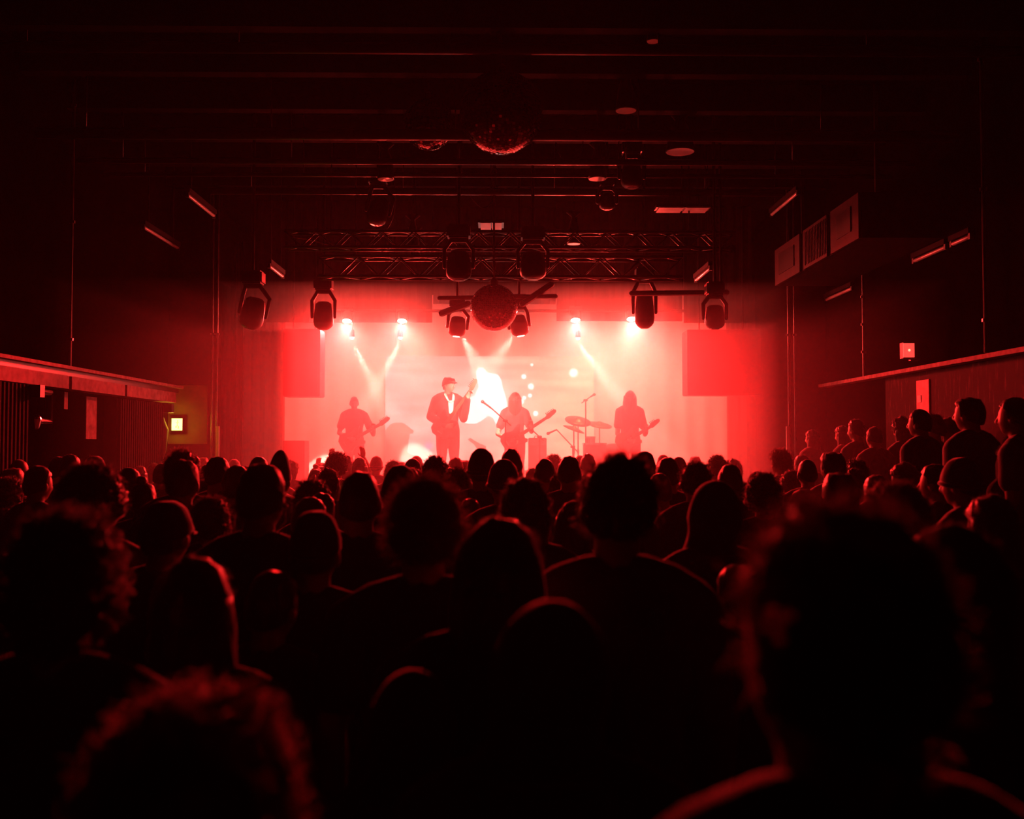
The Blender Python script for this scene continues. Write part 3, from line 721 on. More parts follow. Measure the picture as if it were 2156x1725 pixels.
def body_meshes(key, pose, head_rot=(0, 0, 0), jacket=False):
    if key in BODY: return BODY[key]
    piv = V((0, 0.0, 1.52))
    MH = Matrix.Translation(piv) @ Euler(head_rot).to_matrix().to_4x4() @ Matrix.Translation(-piv)
    fine = pose.get('vox', 0.009)
    TORSO = [((0,0,.84),.15,.10),((0,0,.90),.168,.112),((0,0,.97),.165,.112),((0,0,1.06),.145,.10),((0,.0,1.15),.145,.10),((0,.0,1.26),.165,.112),((0,0,1.35),.178,.112),((0,-.005,1.42),.16,.09),((0,-.008,1.465),.10,.07),((0,-.005,1.50),.058,.058)]
    def shape(bm, g, parts, sleeve=None):
        if 'torso' in parts:
            loft(bm, [(V(c), rx + g, ry + g) for c, rx, ry in TORSO])
        for s, e, w in ((1, pose['re'], pose['rw']), (-1, pose['le'], pose['lw'])):
            sh = V((s * .185, -.005, 1.405))
            if 'torso' in parts: tube(bm, [V((s * .05, -.01, 1.475)), V((s * .12, -.01, 1.45)), sh], [.045 + g, .05 + g, .055 + g], 12)
            if 'arms' in parts:
                mid = (sh + e) / 2
                if sleeve == 'short': tube(bm, [sh, sh.lerp(e, 0.3), sh.lerp(e, 0.62)], [.058 + g, .054 + g * 1.3, .052 + g * 2], 12)
                else:
                    tube(bm, [sh, mid, e], [.056 + g, .05 + g, .041 + g], 12)
                    w2 = w if sleeve is None else e.lerp(w, 0.93)
                    tube(bm, [e, e.lerp(w2, 0.35), w2], [.040 + g, .041 + g, .028 + g], 12)
            if 'legs' in parts:
                hip = V((s * .09, 0, .90)); kn = V((s * .10, .02, .49)); an = V((s * .105, -.02, .09))
                end = an if sleeve is None else kn.lerp(an, 0.92)
                tube(bm, [hip, hip.lerp(kn, .5), kn], [.088 + g, .078 + g, .055 + g], 12)
                tube(bm, [kn, kn.lerp(end, .3), end], [.055 + g, .056 + g, (.036 + g)], 12)
            if 'feet' in parts:
                lathe_dir(bm, [V((s*.105,-.07,.045)), V((s*.105,-.02,.06)), V((s*.11,.07,.04)), V((s*.115,.16,.026)), V((s*.115,.19,.024))], [.03,.038,.045,.042,.02], [.036,.05,.036,.022,.014], V((1, 0, 0)))
    bm = bmesh.new(); shape(bm, 0, ('torso', 'arms', 'legs', 'feet'))
    for s, w, d in ((1, pose['rw'], pose['rd']), (-1, pose['lw'], pose['ld'])):
        S = V((-s, 0.4, 0)) if abs(d.z) > abs(d.x) else V((0, 0.2, 1))
        hand(bm, w, d, S, pose.get('curl', 0.25), pose.get('spread', 0.14) )
    hb = bmesh.new()
    ellipsoid(hb, HC, None, 36, 30, lambda d: HC + head_point(d))
    tube(hb, [HC + V((0, .088, .012)), HC + V((0, .108, -.022)), HC + V((0, .106, -.032))], [.009, .012, .013], 10)
    for s in (-1, 1): 
        tube(hb, [HC + V((s * .011, .098, -.036)), HC + V((s * .015, .094, -.036))], .008, 8)
        ellipsoid(hb, HC + V((s * .077, -.008, -.012)), (.011, .02, .032), 10, 8)
    tube(hb, [V((0, -.012, 1.44)), V((0, -.004, 1.50)), V((0, .005, 1.57)), V((0, .01, 1.60))], [.062, .056, .054, .05], 14)
    for v in hb.verts:
        k = min(1, max(0, (v.co.z - 1.47) / 0.08)); v.co = v.co.lerp(MH @ v.co, k)
    me = bpy.data.meshes.new('h'); hb.to_mesh(me); hb.free(); bm.from_mesh(me); bpy.data.meshes.remove(me)
    out = {'MH': MH, 'body': remeshed('person', bm, fine, 2)}
    bm = bmesh.new(); g = 0.022 if jacket else 0.013
    shape(bm, g, ('torso', 'arms'), 'long' if jacket else pose.get('sleeve', 'short'))
    if jacket == 'hood': 
        tube(bm, [V((-.09, -.06, 1.47)), V((-.06, -.11, 1.46)), V((.06, -.11, 1.46)), V((.09, -.06, 1.47))], [.03, .045, .045, .03], 10)
    else: tube(bm, [V((-.06, -.02, 1.49)), V((0, -.062, 1.505)), V((.06, -.02, 1.49))], .016, 8)
    out['shirt'] = remeshed('shirt', bm, 0.011, 3)
    bm = bmesh.new(); shape(bm, 0.012, ('legs',), 'long'); loft(bm, [((0,0,.84),.165,.112),((0,0,.90),.182,.125),((0,0,.99),.178,.124)])
    out['trousers'] = remeshed('trousers', bm, 0.014, 2)
    BODY[key] = out
    return out

# hair and hats: built round the upright head, shared between people
HAIRS = {}
def strands(bm, rnd, n, surf, lo, hi, wid, lift=1.0, droop=0.0, curl=0.0, zone=None):
    k = 0
    while k < n:
        d = V((rnd.gauss(0, 1), rnd.gauss(0, 1), rnd.gauss(0, 1))).normalized()
        p = surf(d)
        if p is None: continue
        k += 1
        L = rnd.uniform(lo, hi); o = (d * lift + V((rnd.gauss(0, .5), rnd.gauss(0, .5), rnd.gauss(0, .5) - droop))).normalized()
        side = o.cross(V((rnd.gauss(0, 1), rnd.gauss(0, 1), rnd.gauss(0, 1)))).normalized()
        a = p - d * 0.004; b = a + o * L * 0.5 + side * curl * L; c_ = b + (o * 0.5 - side * curl * 1.4 + V((0, 0, -droop * .4))) * L
        u = o.cross(side).normalized() * wid
        r0 = [bm.verts.new(a + side * wid), bm.verts.new(a - side * wid * .5 + u), bm.verts.new(a - side * wid * .5 - u)]
        r1 = [bm.verts.new(b + side * wid * .8), bm.verts.new(b - side * wid * .4 + u * .8), bm.verts.new(b - side * wid * .4 - u * .8)]
        t = bm.verts.new(c_)
        for i in range(3):
            bm.faces.new((r0[i], r0[(i+1) % 3], r1[(i+1) % 3], r1[i])); bm.faces.new((r1[i], r1[(i+1) % 3], t))
def limit(a):
    """how far down the hair reaches (angle from the crown) for direction angle a; front is +Y"""
    f = math.sin(a)      # 1 front, -1 back
    return math.radians(98 + (-22 if f > 0.3 else 0) - 22 * max(0, f) + 22 * max(0, -f))
def hair_mesh(style, seed=0):
    key = (style, seed)
    if key in HAIRS: return HAIRS[key]
    rnd = random.Random(seed * 31 + len(style)); bm = bmesh.new(); off = V((seed * 3.1, seed * 1.7, len(style)))
    T = dict(short=.007, flat=.012, tousled=.016, curly=.030, afro=.045, wavy=.022, long=.014, curtain=.02, bun=.009, ponytail=.009, buzz=.003, fuzzy=.022)[style]
    AMP = dict(short=.003, flat=.003, tousled=.012, curly=.016, afro=.014, wavy=.012, long=.005, curtain=.008, bun=.003, ponytail=.003, buzz=.001, fuzzy=.012)[style]
    FR = dict(tousled=5, curly=9, afro=8, wavy=4, fuzzy=7).get(style, 4)
    def outer(d, t):
        rd = max(math.hypot(d.x, d.y), .06) ** (-0.12 if d.z > 0 else 0)
        p = V((d.x * rd * (HX + T), d.y * rd * (HY + T), d.z * (HZ + T * (1.15 if d.z > 0 else 1))))
        n = noise.noise(d * FR + off) * AMP * 2
        if style == 'flat' and d.z > .7: p.z = min(p.z, HZ * 0.80 + T)
        if style == 'tousled' and d.z > 0.3: n += 0.012 * max(0, noise.noise(d * 9 + off * 2))
        return HC + p + d * n
    nseg, nr = 40, 20; rings = []
    top = bm.verts.new(outer(V((0, 0, 1)), 0))
    for i in range(1, nr + 1):
        ring = []
        for k in range(nseg):
            a = 2 * PI * k / nseg; lim = limit(a) if style != 'curtain' else math.radians(112)
            if style in ('afro', 'curly', 'wavy', 'long', 'curtain'): lim *= 1.08
            t = lim * min(i, nr - 1) / (nr - 1) if i < nr else lim
            d = V((math.sin(t) * math.cos(a), math.sin(t) * math.sin(a), math.cos(t)))
            q = outer(d, t)
            if i == nr: q = HC + (q - HC) * 0.84
            ring.append(bm.verts.new(q))
        rings.append(ring)
    for k in range(nseg): bm.faces.new((top, rings[0][k], rings[0][(k+1) % nseg]))
    for a, b in zip(rings, rings[1:]):
        for k in range(nseg): bm.faces.new((a[k], b[k], b[(k+1) % nseg], a[(k+1) % nseg]))
    def surf(d):
        a = math.atan2(d.y, d.x); t = math.acos(max(-1, min(1, d.z)))
        return None if t > limit(a) else outer(d, t)
    if style in ('long', 'wavy', 'curtain'):
        a0, ar = (PI, PI) if style != 'curtain' else (PI - 1.56, PI + 3.12)
        z1 = {'long': 1.36, 'curtain': 1.30, 'wavy': 1.49}[style]; wd = {'long': .092, 'curtain': .118, 'wavy': .098}[style]
        rr = []; n = 14; seg = 28
        for i in range(n + 1):
            z = HC.z + .045 - (HC.z + .045 - z1) * i / n; f = i / n; ring = []
            for k in range(seg):
                a = a0 + ar * k / (seg - 1)       # side to side round the back
                rx = wd * (0.96 + .12 * math.sin(f * PI) + (.06 * f if style == 'long' else -.12 * f)); ry = .098 + .01 * math.sin(f * 3) + (.05 * max(0, math.sin(a)) if style == 'curtain' else 0)
                w = 1 + noise.noise(V((math.cos(a) * 4, math.sin(a) * 4, z * 14)) + off) * (.12 if style == 'wavy' else .06)
                ring.append(bm.verts.new(V((rx * math.cos(a) * w, HC.y - .004 + ry * math.sin(a) * w, z))))
            for k in range(seg - 1, -1, -1):
                a = a0 + ar * k / (seg - 1); ring.append(bm.verts.new(V((.078 * math.cos(a), HC.y + .03 + .05 * math.sin(a), z))))
            rr.append(ring)
        m_ = len(rr[0])
        for a, b in zip(rr, rr[1:]):
            for k in range(m_): bm.faces.new((a[k], b[k], b[(k+1) % m_], a[(k+1) % m_]))
        bm.faces.new(rr[0]); bm.faces.new(rr[-1][::-1])
        for _ in range(260):
            a = a0 + ar * rnd.random(); z = rnd.uniform(z1, HC.z); p = V((wd * 1.03 * math.cos(a), HC.y + .1 * math.sin(a), z))
            q = p + V((math.cos(a) * rnd.uniform(0, .014), math.sin(a) * .01, -rnd.uniform(.03, .08)))
            s_ = V((-math.sin(a), math.cos(a), 0)) * .0012
            bm.faces.new((bm.verts.new(p + s_), bm.verts.new(p - s_), bm.verts.new(q)))
    if style == 'bun':
        ellipsoid(bm, HC + V((0, -.045, HZ + .02)), (.036, .036, .03), 14, 10)
        for _ in range(60):
            d = V((rnd.gauss(0, 1), rnd.gauss(0, 1), abs(rnd.gauss(0, 1)))).normalized(); p = HC + V((0, -.045, HZ + .02)) + d * .032; q = p + d * rnd.uniform(.01, .04) + V((0, 0, -.01)); s_ = V((d.y, -d.x, 0)) * .002
            bm.faces.new((bm.verts.new(p + s_), bm.verts.new(p - s_), bm.verts.new(q)))
    if style == 'ponytail':
        tube(bm, [HC + V((0, -.095, .05)), HC + V((0, -.135, .02)), HC + V((0, -.14, -.06)), HC + V((0, -.125, -.15)), HC + V((0, -.11, -.22))], [.018, .028, .030, .024, .008], 12)
    n, lo, hi, wi, dr, cu = dict(short=(900,.004,.012,.0008,.1,.1), flat=(900,.004,.014,.0008,0,.1), tousled=(1500,.012,.038,.0012,.1,.15), curly=(2200,.012,.034,.0012,.1,.5),
        afro=(2600,.012,.032,.001,0,.5), wavy=(1400,.012,.034,.0011,.3,.3), long=(900,.008,.026,.0009,.6,.15), curtain=(1200,.012,.034,.0009,.6,.25), bun=(700,.005,.02,.0008,.1,.2), ponytail=(700,.005,.02,.0008,.1,.2), buzz=(700,.002,.005,.0008,0,0), fuzzy=(2400,.014,.048,.0009,.1,.4))[style]
    strands(bm, rnd, n, surf, lo, hi, wi, 1.0, dr, cu)
    me = bpy.data.meshes.new('hair'); bm.to_mesh(me); bm.free()
    for p in me.polygons: p.use_smooth = True
    HAIRS[key] = me; return me
def hat_mesh(kind, seed=0):
    key = (kind, seed)
    if key in HAIRS: return HAIRS[key]
    bm = bmesh.new(); off = V((seed * 2.3, 1, 0))
    def dome(gx, gy, gz, low, topf=None, tilt=0.0, n=22):
        rings = []; top = None
        for i in range(n + 1):
            ring = []
            for k in range(36):
                a = 2 * PI * k / 36; lim = math.radians(low) * (1 - .10 * math.sin(a)) ; t = max(lim * i / n, 1e-3)
                d = V((math.sin(t) * math.cos(a), math.sin(t) * math.sin(a), math.cos(t)))
                rd = max(math.hypot(d.x, d.y), .06) ** (-0.16 if d.z > 0 else 0)
                q = HC + V((d.x * rd * (HX + gx), d.y * rd * (HY + gy), d.z * (HZ + gz))) + d * noise.noise(d * 3 + off) * .004
                if topf: q = topf(q, d)
                ring.append(bm.verts.new(q))
            rings.append(ring)
        inner = [bm.verts.new(HC + (v.co - HC) * .93) for v in rings[-1]]; rings.append(inner)
        for a, b in zip(rings, rings[1:]):
            for k in range(36): bm.faces.new((a[k], b[k], b[(k+1) % 36], a[(k+1) % 36]))
        bm.faces.new(rings[0])
        return rings
    if kind == 'beanie':
        dome(.012, .012, .024, 88)
        tube(bm, [HC + V(((HX + .010) * math.cos(a), (HY + .010) * math.sin(a), -.002 + .012 * math.sin(a) )) for a in [2*PI*k/28 for k in range(29)]], .012, 8, False)
    elif kind == 'pointed_beanie':
        def f(q, d):
            if d.z > .3: q = q + V((.03 * (d.z - .3), -.03 * (d.z - .3), .075 * (d.z - .3) ** 1.5 * 1.6)); q.x = HC.x + .03 * (d.z - .3) + (q.x - HC.x) * (1 - .25 * (d.z - .3))
            return q
        dome(.012, .012, .03, 90, f)
    elif kind == 'baseball_cap':
        def f(q, d):
            if d.z > .55: q.z = min(q.z, HC.z + HZ * 1.12 + .012)
            return q
        dome(.014, .014, .03, 84, f)
        rr = []
        for i in range(9):
            a = math.radians(35 + 110 * i / 8); c = V(((HX + .012) * math.cos(a), HC.y + (HY + .01) * math.sin(a), HC.z + .028)); o = V((c.x * 1.02, c.y + .075 * math.sin((a - math.radians(35)) / math.radians(110) * PI) , c.z - .022))
            rr.append([bm.verts.new(c), bm.verts.new(o), bm.verts.new(o + V((0, 0, .004))), bm.verts.new(c + V((0, 0, .005)))])
        for a, b in zip(rr, rr[1:]):
            for k in range(4): bm.faces.new((a[k], a[(k+1) % 4], b[(k+1) % 4], b[k]))
        ellipsoid(bm, HC + V((0, 0, HZ + .012)), (.008, .008, .005), 8, 6)
    elif kind == 'flat_cap':
        def f(q, d):
            u = (d.y + 1) / 2
            q.z = min(q.z, HC.z + HZ + .026 - .052 * u); q.y += .024 * max(0, d.y) * max(0, d.z + .2)
            return q
        dome(.016, .014, .034, 86, f)
        rr = []
        for i in range(11):
            s_ = -1 + 2 * i / 10; c = V((.072 * s_, HC.y + .088 * math.sqrt(1 - .5 * s_ * s_), HC.z + .052)); o = c + V((-.01 * s_, .062 * math.sqrt(max(0, 1 - s_ * s_)) + .004, -.022))
            rr.append([bm.verts.new(c), bm.verts.new(o), bm.verts.new(o + V((0, 0, .006))), bm.verts.new(c + V((0, 0, .014)))])
        for a, b in zip(rr, rr[1:]):
            for k in range(4): bm.faces.new((a[k], a[(k+1) % 4], b[(k+1) % 4], b[k]))
    elif kind == 'hood':
        rings = []
        for i in range(24):
            f = i / 23.0; ring = []
            for k in range(32):
                a = 2 * PI * k / 32
                if f < .55:
                    t = math.radians(4 + 92 * f / .55); rx, ry = HX + .026, HY + .026; z = HC.z + (HZ + .03) * math.cos(t); r = math.sin(t)
                else:
                    g = (f - .55) / .45; rx = HX + .026 - .012 * math.sin(g * PI) + .045 * g * g; ry = HY + .026 - .028 * math.sin(g * PI) ; z = HC.z - .01 - g * .17; r = 1
                y = HC.y + ry * r * math.sin(a) - .006
                if math.sin(a) > 0.2 and f > .3: y = min(y, HC.y + .045)
                ring.append(bm.verts.new(V((rx * r * math.cos(a), y, z)) + V((1, 1, .3)) * .003 * noise.noise(V((a, f * 6, seed)))))
            rings.append(ring)
        for a, b in zip(rings, rings[1:]):
            for k in range(32): bm.faces.new((a[k], b[k], b[(k+1) % 32], a[(k+1) % 32]))
        bm.faces.new(rings[0]); bm.faces.new(rings[-1][::-1])
    bmesh.ops.recalc_face_normals(bm, faces=bm.faces)
    me = bpy.data.meshes.new(kind); bm.to_mesh(me); bm.free()
    for p in me.polygons: p.use_smooth = True
    HAIRS[key] = me; return me
def with_mat(name, me, m, parent):
    o = bpy.data.objects.new(name, me); C.objects.link(o)
    if not me.materials: me.materials.append(m)
    o.material_slots[0].link = 'OBJECT'; o.material_slots[0].material = m
    o.parent = parent; return o
KEYS = [('down', (0, 0, 0), False), ('down', (.12, .05, .2), 'hood'), ('folded', (-.08, 0, -.15), False), ('pockets', (.05, -.06, .1), True), ('down', (-.1, .08, -.25), True)]
def person(loc, yaw, s, label, hair='short', hat=None, body=0, shirt=0, hairm=0, seed=0, group='concert crowd', pose=None, hrot=None, key=None, jacket=False, sx=1.0, trousers=True):
    if pose is None:
        k = KEYS[body]; B = body_meshes(('k', body), POSES[k[0]], k[1], k[2])
    else: B = body_meshes(key, pose, hrot or (0, 0, 0), jacket)
    o = bpy.data.objects.new('person', B['body']); C.objects.link(o)
    if not B['body'].materials: B['body'].materials.append(M_skin)
    o.location = loc; o.rotation_euler = (0, 0, yaw); o.scale = (s * sx, s * sx, s)
    tag(o, label, 'person', group)
    cl = shirt if not isinstance(shirt, int) else CL[shirt]
    with_mat('shirt' if not (jacket or (pose is None and KEYS[body][2])) else 'jacket', B['shirt'], cl, o)
    if trousers: with_mat('trousers', B['trousers'], M_denim, o)
    hm = (M_hair, M_hairb, M_hairl)[hairm]
    if hair:
        h = with_mat('hair', hair_mesh(hair, seed), hm, o); h.matrix_local = B['MH']
    if hat:
        h = with_mat(hat, hat_mesh(hat, seed % 2), M_knit if 'beanie' in hat else (cl if hat == 'hood' else CL[0]), o); h.matrix_local = B['MH']
    return o

# visible width of each look in metres, head top above the bare crown
WID = dict(short=.172, flat=.18, tousled=.19, curly=.215, afro=.245, wavy=.2, long=.2, bun=.172, ponytail=.172, buzz=.158, fuzzy=.215, beanie=.182, pointed_beanie=.182, baseball_cap=.182, hood=.21, flat_cap=.182)
TOPZ = dict(short=.008, flat=-.005, tousled=.026, curly=.045, afro=.06, wavy=.035, long=.016, bun=.05, ponytail=.012, buzz=.003, fuzzy=.035, beanie=.024, pointed_beanie=.08, baseball_cap=.012, hood=.03, flat_cap=.02)
# x, top y, width in the photograph; look; hair tone; shirt; body; label
CROWD = [
 (395,1458,430,'curly',1,0,0,'person nearest the camera at bottom left with blurred wavy red-lit hair'),
 (128,1072,236,'curly',0,0,1,'large blurred dark head and shoulders at the left edge of the picture'),
 (1752,1062,425,'tousled',1,0,1,'largest blurred dark head at lower right with a red rim on its left side'),
 (2025,1108,235,'long',0,0,0,'dark head right of the largest blurred head, nearly black'),
 (1150,1262,262,'hood',0,0,1,'hooded person low in the middle with a blurred red rim round the crown'),
 (1048,1094,205,'long',0,0,0,'person with smooth long hair in the middle, behind the low hooded one'),
 (893,1004,172,'fuzzy',1,1,0,'person with frizzy red-lit hair below the singer'),
 (1294,953,163,'tousled',0,2,4,'tall person with tousled short hair and bare neck in a t-shirt, right of centre'),
 (757,993,94,'short',0,0,0,'person with a slender neck and smooth round head below the left guitarist'),
 (546,976,106,'short',1,0,0,'tall person with neat short hair wearing earphones, left of centre'),
 (345,1064,112,'baseball_cap',0,0,0,'person in a cap with one bright red vertical rim, lower left'),
 (412,1088,60,'short',0,0,0,'small round head close to the right of the capped person at lower left'),
 (447,1047,84,'tousled',0,0,3,'person with side swept hair between the capped person and the tall earphone wearer'),
 (188,974,140,'afro',0,0,0,'person with big dark bushy hair at the left under the ledge'),
 (158,1026,106,'curly',1,0,0,'person with bright red curls down the right side in front of the bushy haired one'),
 (262,1074,52,'curly',1,0,2,'small curly red-lit head low between the left heads'),
 (300,1002,60,'bun',0,0,0,'person with a small topknot sticking up at the left'),
 (386,948,72,'tousled',1,0,3,'tall person with ruffled red-lit hair below the yellow exit sign'),
 (383,968,66,'short',1,0,0,'person right in front of the tall ruffled haired one below the yellow exit sign'),
 (455,962,54,'short',0,0,0,'plain dark round head right of the pair below the yellow exit sign'),
 (495,980,62,'short',0,1,1,'person with smooth hair just left of the tall earphone wearer'),
 (543,962,42,'buzz',0,0,0,'small close cropped head behind the tall earphone wearer'),
 (588,954,56,'pointed_beanie',0,0,3,'person in a pointed dark beanie left of the square stage loudspeaker'),
 (655,1008,80,'curly',0,0,0,'person with tight curls between the tall earphone wearer and the smooth round head'),
 (672,1038,64,'short',0,0,2,'person with lit crown line behind the low capped head left of centre'),
 (640,1046,78,'short',0,0,4,'person with parted hair just above the low capped head left of centre'),
 (662,1086,118,'baseball_cap',0,0,0,'person in a low flat cap left of centre, turned away'),
 (708,951,46,'curly',0,0,0,'person with round bright edged curls just below the left guitarist'),
 (757,964,38,'long',0,0,0,'person with straight long hair just right of the bright edged curls'),
 (690,986,54,'wavy',1,0,0,'person with wavy red hair in front of the bright edged curls'),
 (838,979,80,'beanie',0,1,1,'person in a wide dark beanie left of the frizzy haired one'),
 (915,961,54,'tousled',0,0,0,'person with thick dark hair at the foot of the singer'),
 (962,985,66,'fuzzy',0,0,0,'person with loose red hair just right of the frizzy haired one'),
 (1013,944,60,'beanie',0,0,0,'person in a high dark beanie right of the singer'),
 (1079,945,47,'short',0,0,3,'person with smooth dark hair in front of the long haired guitarist'),
 (1062,967,70,'beanie',0,1,0,'person in a thin rimmed cap just below the smooth dark head of the middle'),
 (1107,1003,108,'wavy',0,0,0,'person with layered medium hair in the middle of the crowd'),
 (1148,966,44,'buzz',0,0,0,'person with a close cropped rim lit head below the amplifier'),
 (1166,957,40,'curly',0,0,0,'person with curly hair right behind the close cropped head below the amplifier'),
 (1197,960,52,'short',0,0,2,'person with rounded dark hair below the cymbals'),
 (1187,991,62,'curly',0,0,0,'person with ragged curls left of the tall tousled one'),
 (1238,955,34,'short',0,0,0,'small dark head below the drums'),
 (1360,955,48,'baseball_cap',0,0,3,'person in a flat topped cap below the right bass player'),
 (1408,963,54,'short',0,0,0,'person with a smooth round head right of the flat topped cap'),
 (1430,962,36,'buzz',0,0,2,'small head half hidden behind the smooth round one right of the flat topped cap'),
 (1463,972,68,'tousled',0,0,4,'person with a lit left cheek and brushed up hair, right of centre'),
 (1511,959,42,'tousled',0,0,0,'person with short spiky hair further back, right of centre'),
 (1393,997,52,'buzz',0,1,3,'person with a bare round head and raised collar, right of the tall tousled one'),
 (1500,1012,118,'hood',0,0,1,'person in a large dark hood right of the tall tousled one'),
 (1537,978,60,'short',0,0,0,'person with dark hair behind the large dark hood'),
 (1608,995,80,'curly',0,0,0,'person with a mass of curls above the largest blurred head'),
 (1645,945,46,'fuzzy',1,0,0,'person with a glowing fuzzy round head by the right stage corner'),
 (1668,990,50,'curly',0,0,2,'person with lit curls right of the mass of curls'),
 (1697,1030,66,'short',0,0,0,'person bowing a dark round head close above the largest blurred head'),
 (1690,958,34,'short',0,0,0,'small rim lit head right of the glowing fuzzy head, the farther of two'),
 (1701,968,42,'buzz',0,0,0,'small rim lit head right of the glowing fuzzy head, the nearer of two'),
 (1757,953,50,'flat',0,0,3,'person with a straight cut fringe lit on its left edge, at the right'),
 (1722,994,34,'ponytail',0,0,0,'narrow head with a bright edge between two dark heads at the right'),
 (1770,996,74,'flat',0,0,0,'person with a flat crop and bright lit ear at the right'),
 (1805,968,50,'tousled',0,0,0,'person with brushed up hair behind the flat crop at the right'),
 (1800,985,54,'wavy',0,0,2,'person with soft lit hair between the flat crop and the brushed up hair'),
 (1912,974,62,'long',1,0,2,'person with smooth lit parting near the foot of the platform'),
 (1892,1014,132,'curly',1,0,0,'person with blurred red curls above right of the largest blurred head'),
 (1850,1000,60,'short',0,0,3,'dark head between the flat crop and the blurred red curls'),
 (1975,977,58,'ponytail',0,0,0,'person turned to the stage with a bright lit face edge at the right'),
 (2030,964,74,'beanie',0,0,0,'person in a dark beanie below the tall man on the platform'),
 (2095,1042,120,'long',0,0,4,'dark long haired person low at the right edge of the picture'),
 (14,1004,66,'curly',0,0,0,'person with red curls at the very left edge'),
 (76,981,56,'short',0,0,0,'dark head left of the big bushy haired person, the nearer'),
 (112,979,46,'wavy',1,0,2,'lit wavy head left of the big bushy haired person'),
 (122,962,42,'short',0,0,0,'dark head under the left ledge, left of the two farthest'),
 (148,957,42,'short',0,0,3,'dark head with a lit right edge under the left ledge'),
 (196,964,44,'baseball_cap',0,0,0,'person in a small cap below the faded poster strip'),
 (268,985,50,'buzz',0,0,0,'small cropped head below the black ribbed panel'),
 (340,976,40,'short',0,0,0,'small dark head just left of the pair below the yellow exit sign'),
 (428,1010,60,'curly',0,0,0,'person with ragged hair ends left of the tall earphone wearer'),
 (565,1203,124,'short',0,0,2,'dark head low at the left with a curved red rim on its right'),
 (405,1176,212,'long',0,0,0,'very dark long haired head low at the left between two rims'),
 (512,1164,92,'wavy',0,0,3,'person with two short red streaks of lit hair low at the left'),
 (860,1408,250,'hood',0,0,1,'barely visible hooded head low at the centre left'),
 (1560,1190,110,'short',0,0,3,'dark person whose shoulder is lit left of the largest blurred head'),
 (990,1050,60,'short',0,1,0,'person with a thin lit crown between the frizzy hair and the layered hair'),
 (1200,1055,92,'long',0,0,4,'person with a lit shoulder line at the left of the tall tousled one'),
]
import itertools
base = []
for k, (x, top, w, look, hm, sh, bd, lb) in enumerate(CROWD):
    d = WID[look] * FPX / w
    base.append([x, top, min(d, 13.2), look, hm, sh, bd, lb, 0.0])
# people on the raised side platform
PLAT = [
 (1712,905,32,'long',0,0,3,'person standing on the platform nearest the stage'),
 (1777,896,32,'long',0,0,2,'person with long hair on the platform, second from the stage'),
 (1806,882,36,'ponytail',0,0,0,'person with a lit ear and tied hair on the platform'),
 (1842,898,36,'short',0,0,4,'dark person on the platform between the tied hair and the tall group'),
 (1903,876,42,'wavy',0,0,2,'person with a soft round hairstyle on the platform'),
 (1940,862,44,'short',0,0,3,'person with raised hair under the pale wall poster'),
 (1968,872,44,'tousled',0,0,0,'person wearing glasses on the platform beside the tall man'),
 (2003,878,42,'long',1,0,2,'person with a lit face and folded arms on the platform'),
 (2045,838,58,'flat',0,0,3,'tall man with thick flat topped hair on the platform'),
 (2142,836,62,'ponytail',0,0,0,'person with tied hair on the platform at the right edge'),
 (2128,932,70,'long',0,0,4,'dark person lower at the right edge in front of the platform'),
]
for k, (x, top, w, look, hm, sh, bd, lb) in enumerate(PLAT):
    d = WID[look] * FPX / w
    base.append([x, top, max(5.4, min(d, 12.6)), look, hm, sh, bd, lb, 0.42])
def root(b):
    p = P(b[0], b[1], b[2]); return p
def clash(p, q):
    return ((p.x - q.x) / 0.42) ** 2 + ((p.y - q.y) / 0.33) ** 2
for it in range(60):
    moved = False
    for i, j in itertools.combinations(range(len(base)), 2):
        p, q = root(base[i]), root(base[j])
        if clash(p, q) < 1:
            a, b = (i, j) if base[i][2] >= base[j][2] else (j, i)
            base[a][2] = min(base[a][2] * 1.02, 13.3); base[b][2] *= 0.985; moved = True
    if not moved: break
for b in base:
    if b[8] > 0:   # stay on the platform
        for _ in range(80):
            p = root(b)
            if p.x > 4.5: b[2] *= 0.985
            elif p.x < 3.15: b[2] *= 1.015
occupied = []
rnd = random.Random(11)
for k, b in enumerate(base):
    p = root(b); s = (p.z - b[8]) / (1.75 + TOPZ[b[3]]); look = b[3]
    occupied.append((p.x, p.y, b[0], b[1], WID[look] * FPX / b[2]))
    hat = look if look in ('beanie', 'pointed_beanie', 'baseball_cap', 'hood') else None
    hair = {'beanie': 'short', 'pointed_beanie': None, 'baseball_cap': 'short', 'hood': None}.get(look, look)
    if look in ('beanie', 'pointed_beanie'): hair = 'buzz'
    w_now = WID[look] * s * FPX / b[2]; yaw = rnd.uniform(-.25, .25) + math.atan2(p.x, 16 - p.y) * 0.8
    if b[8] > 0 or b[0] > 1880: yaw = 0.55 + rnd.uniform(-.1, .3)
    sx = 1.0
    if k < 16: sx = max(0.86, min(1.15, (CROWD[k][2] / w_now)))
    person((p.x, p.y, b[8]), yaw, s, b[7], hair, hat, b[6], b[5], b[4], k % 2, 'concert crowd', sx=sx)

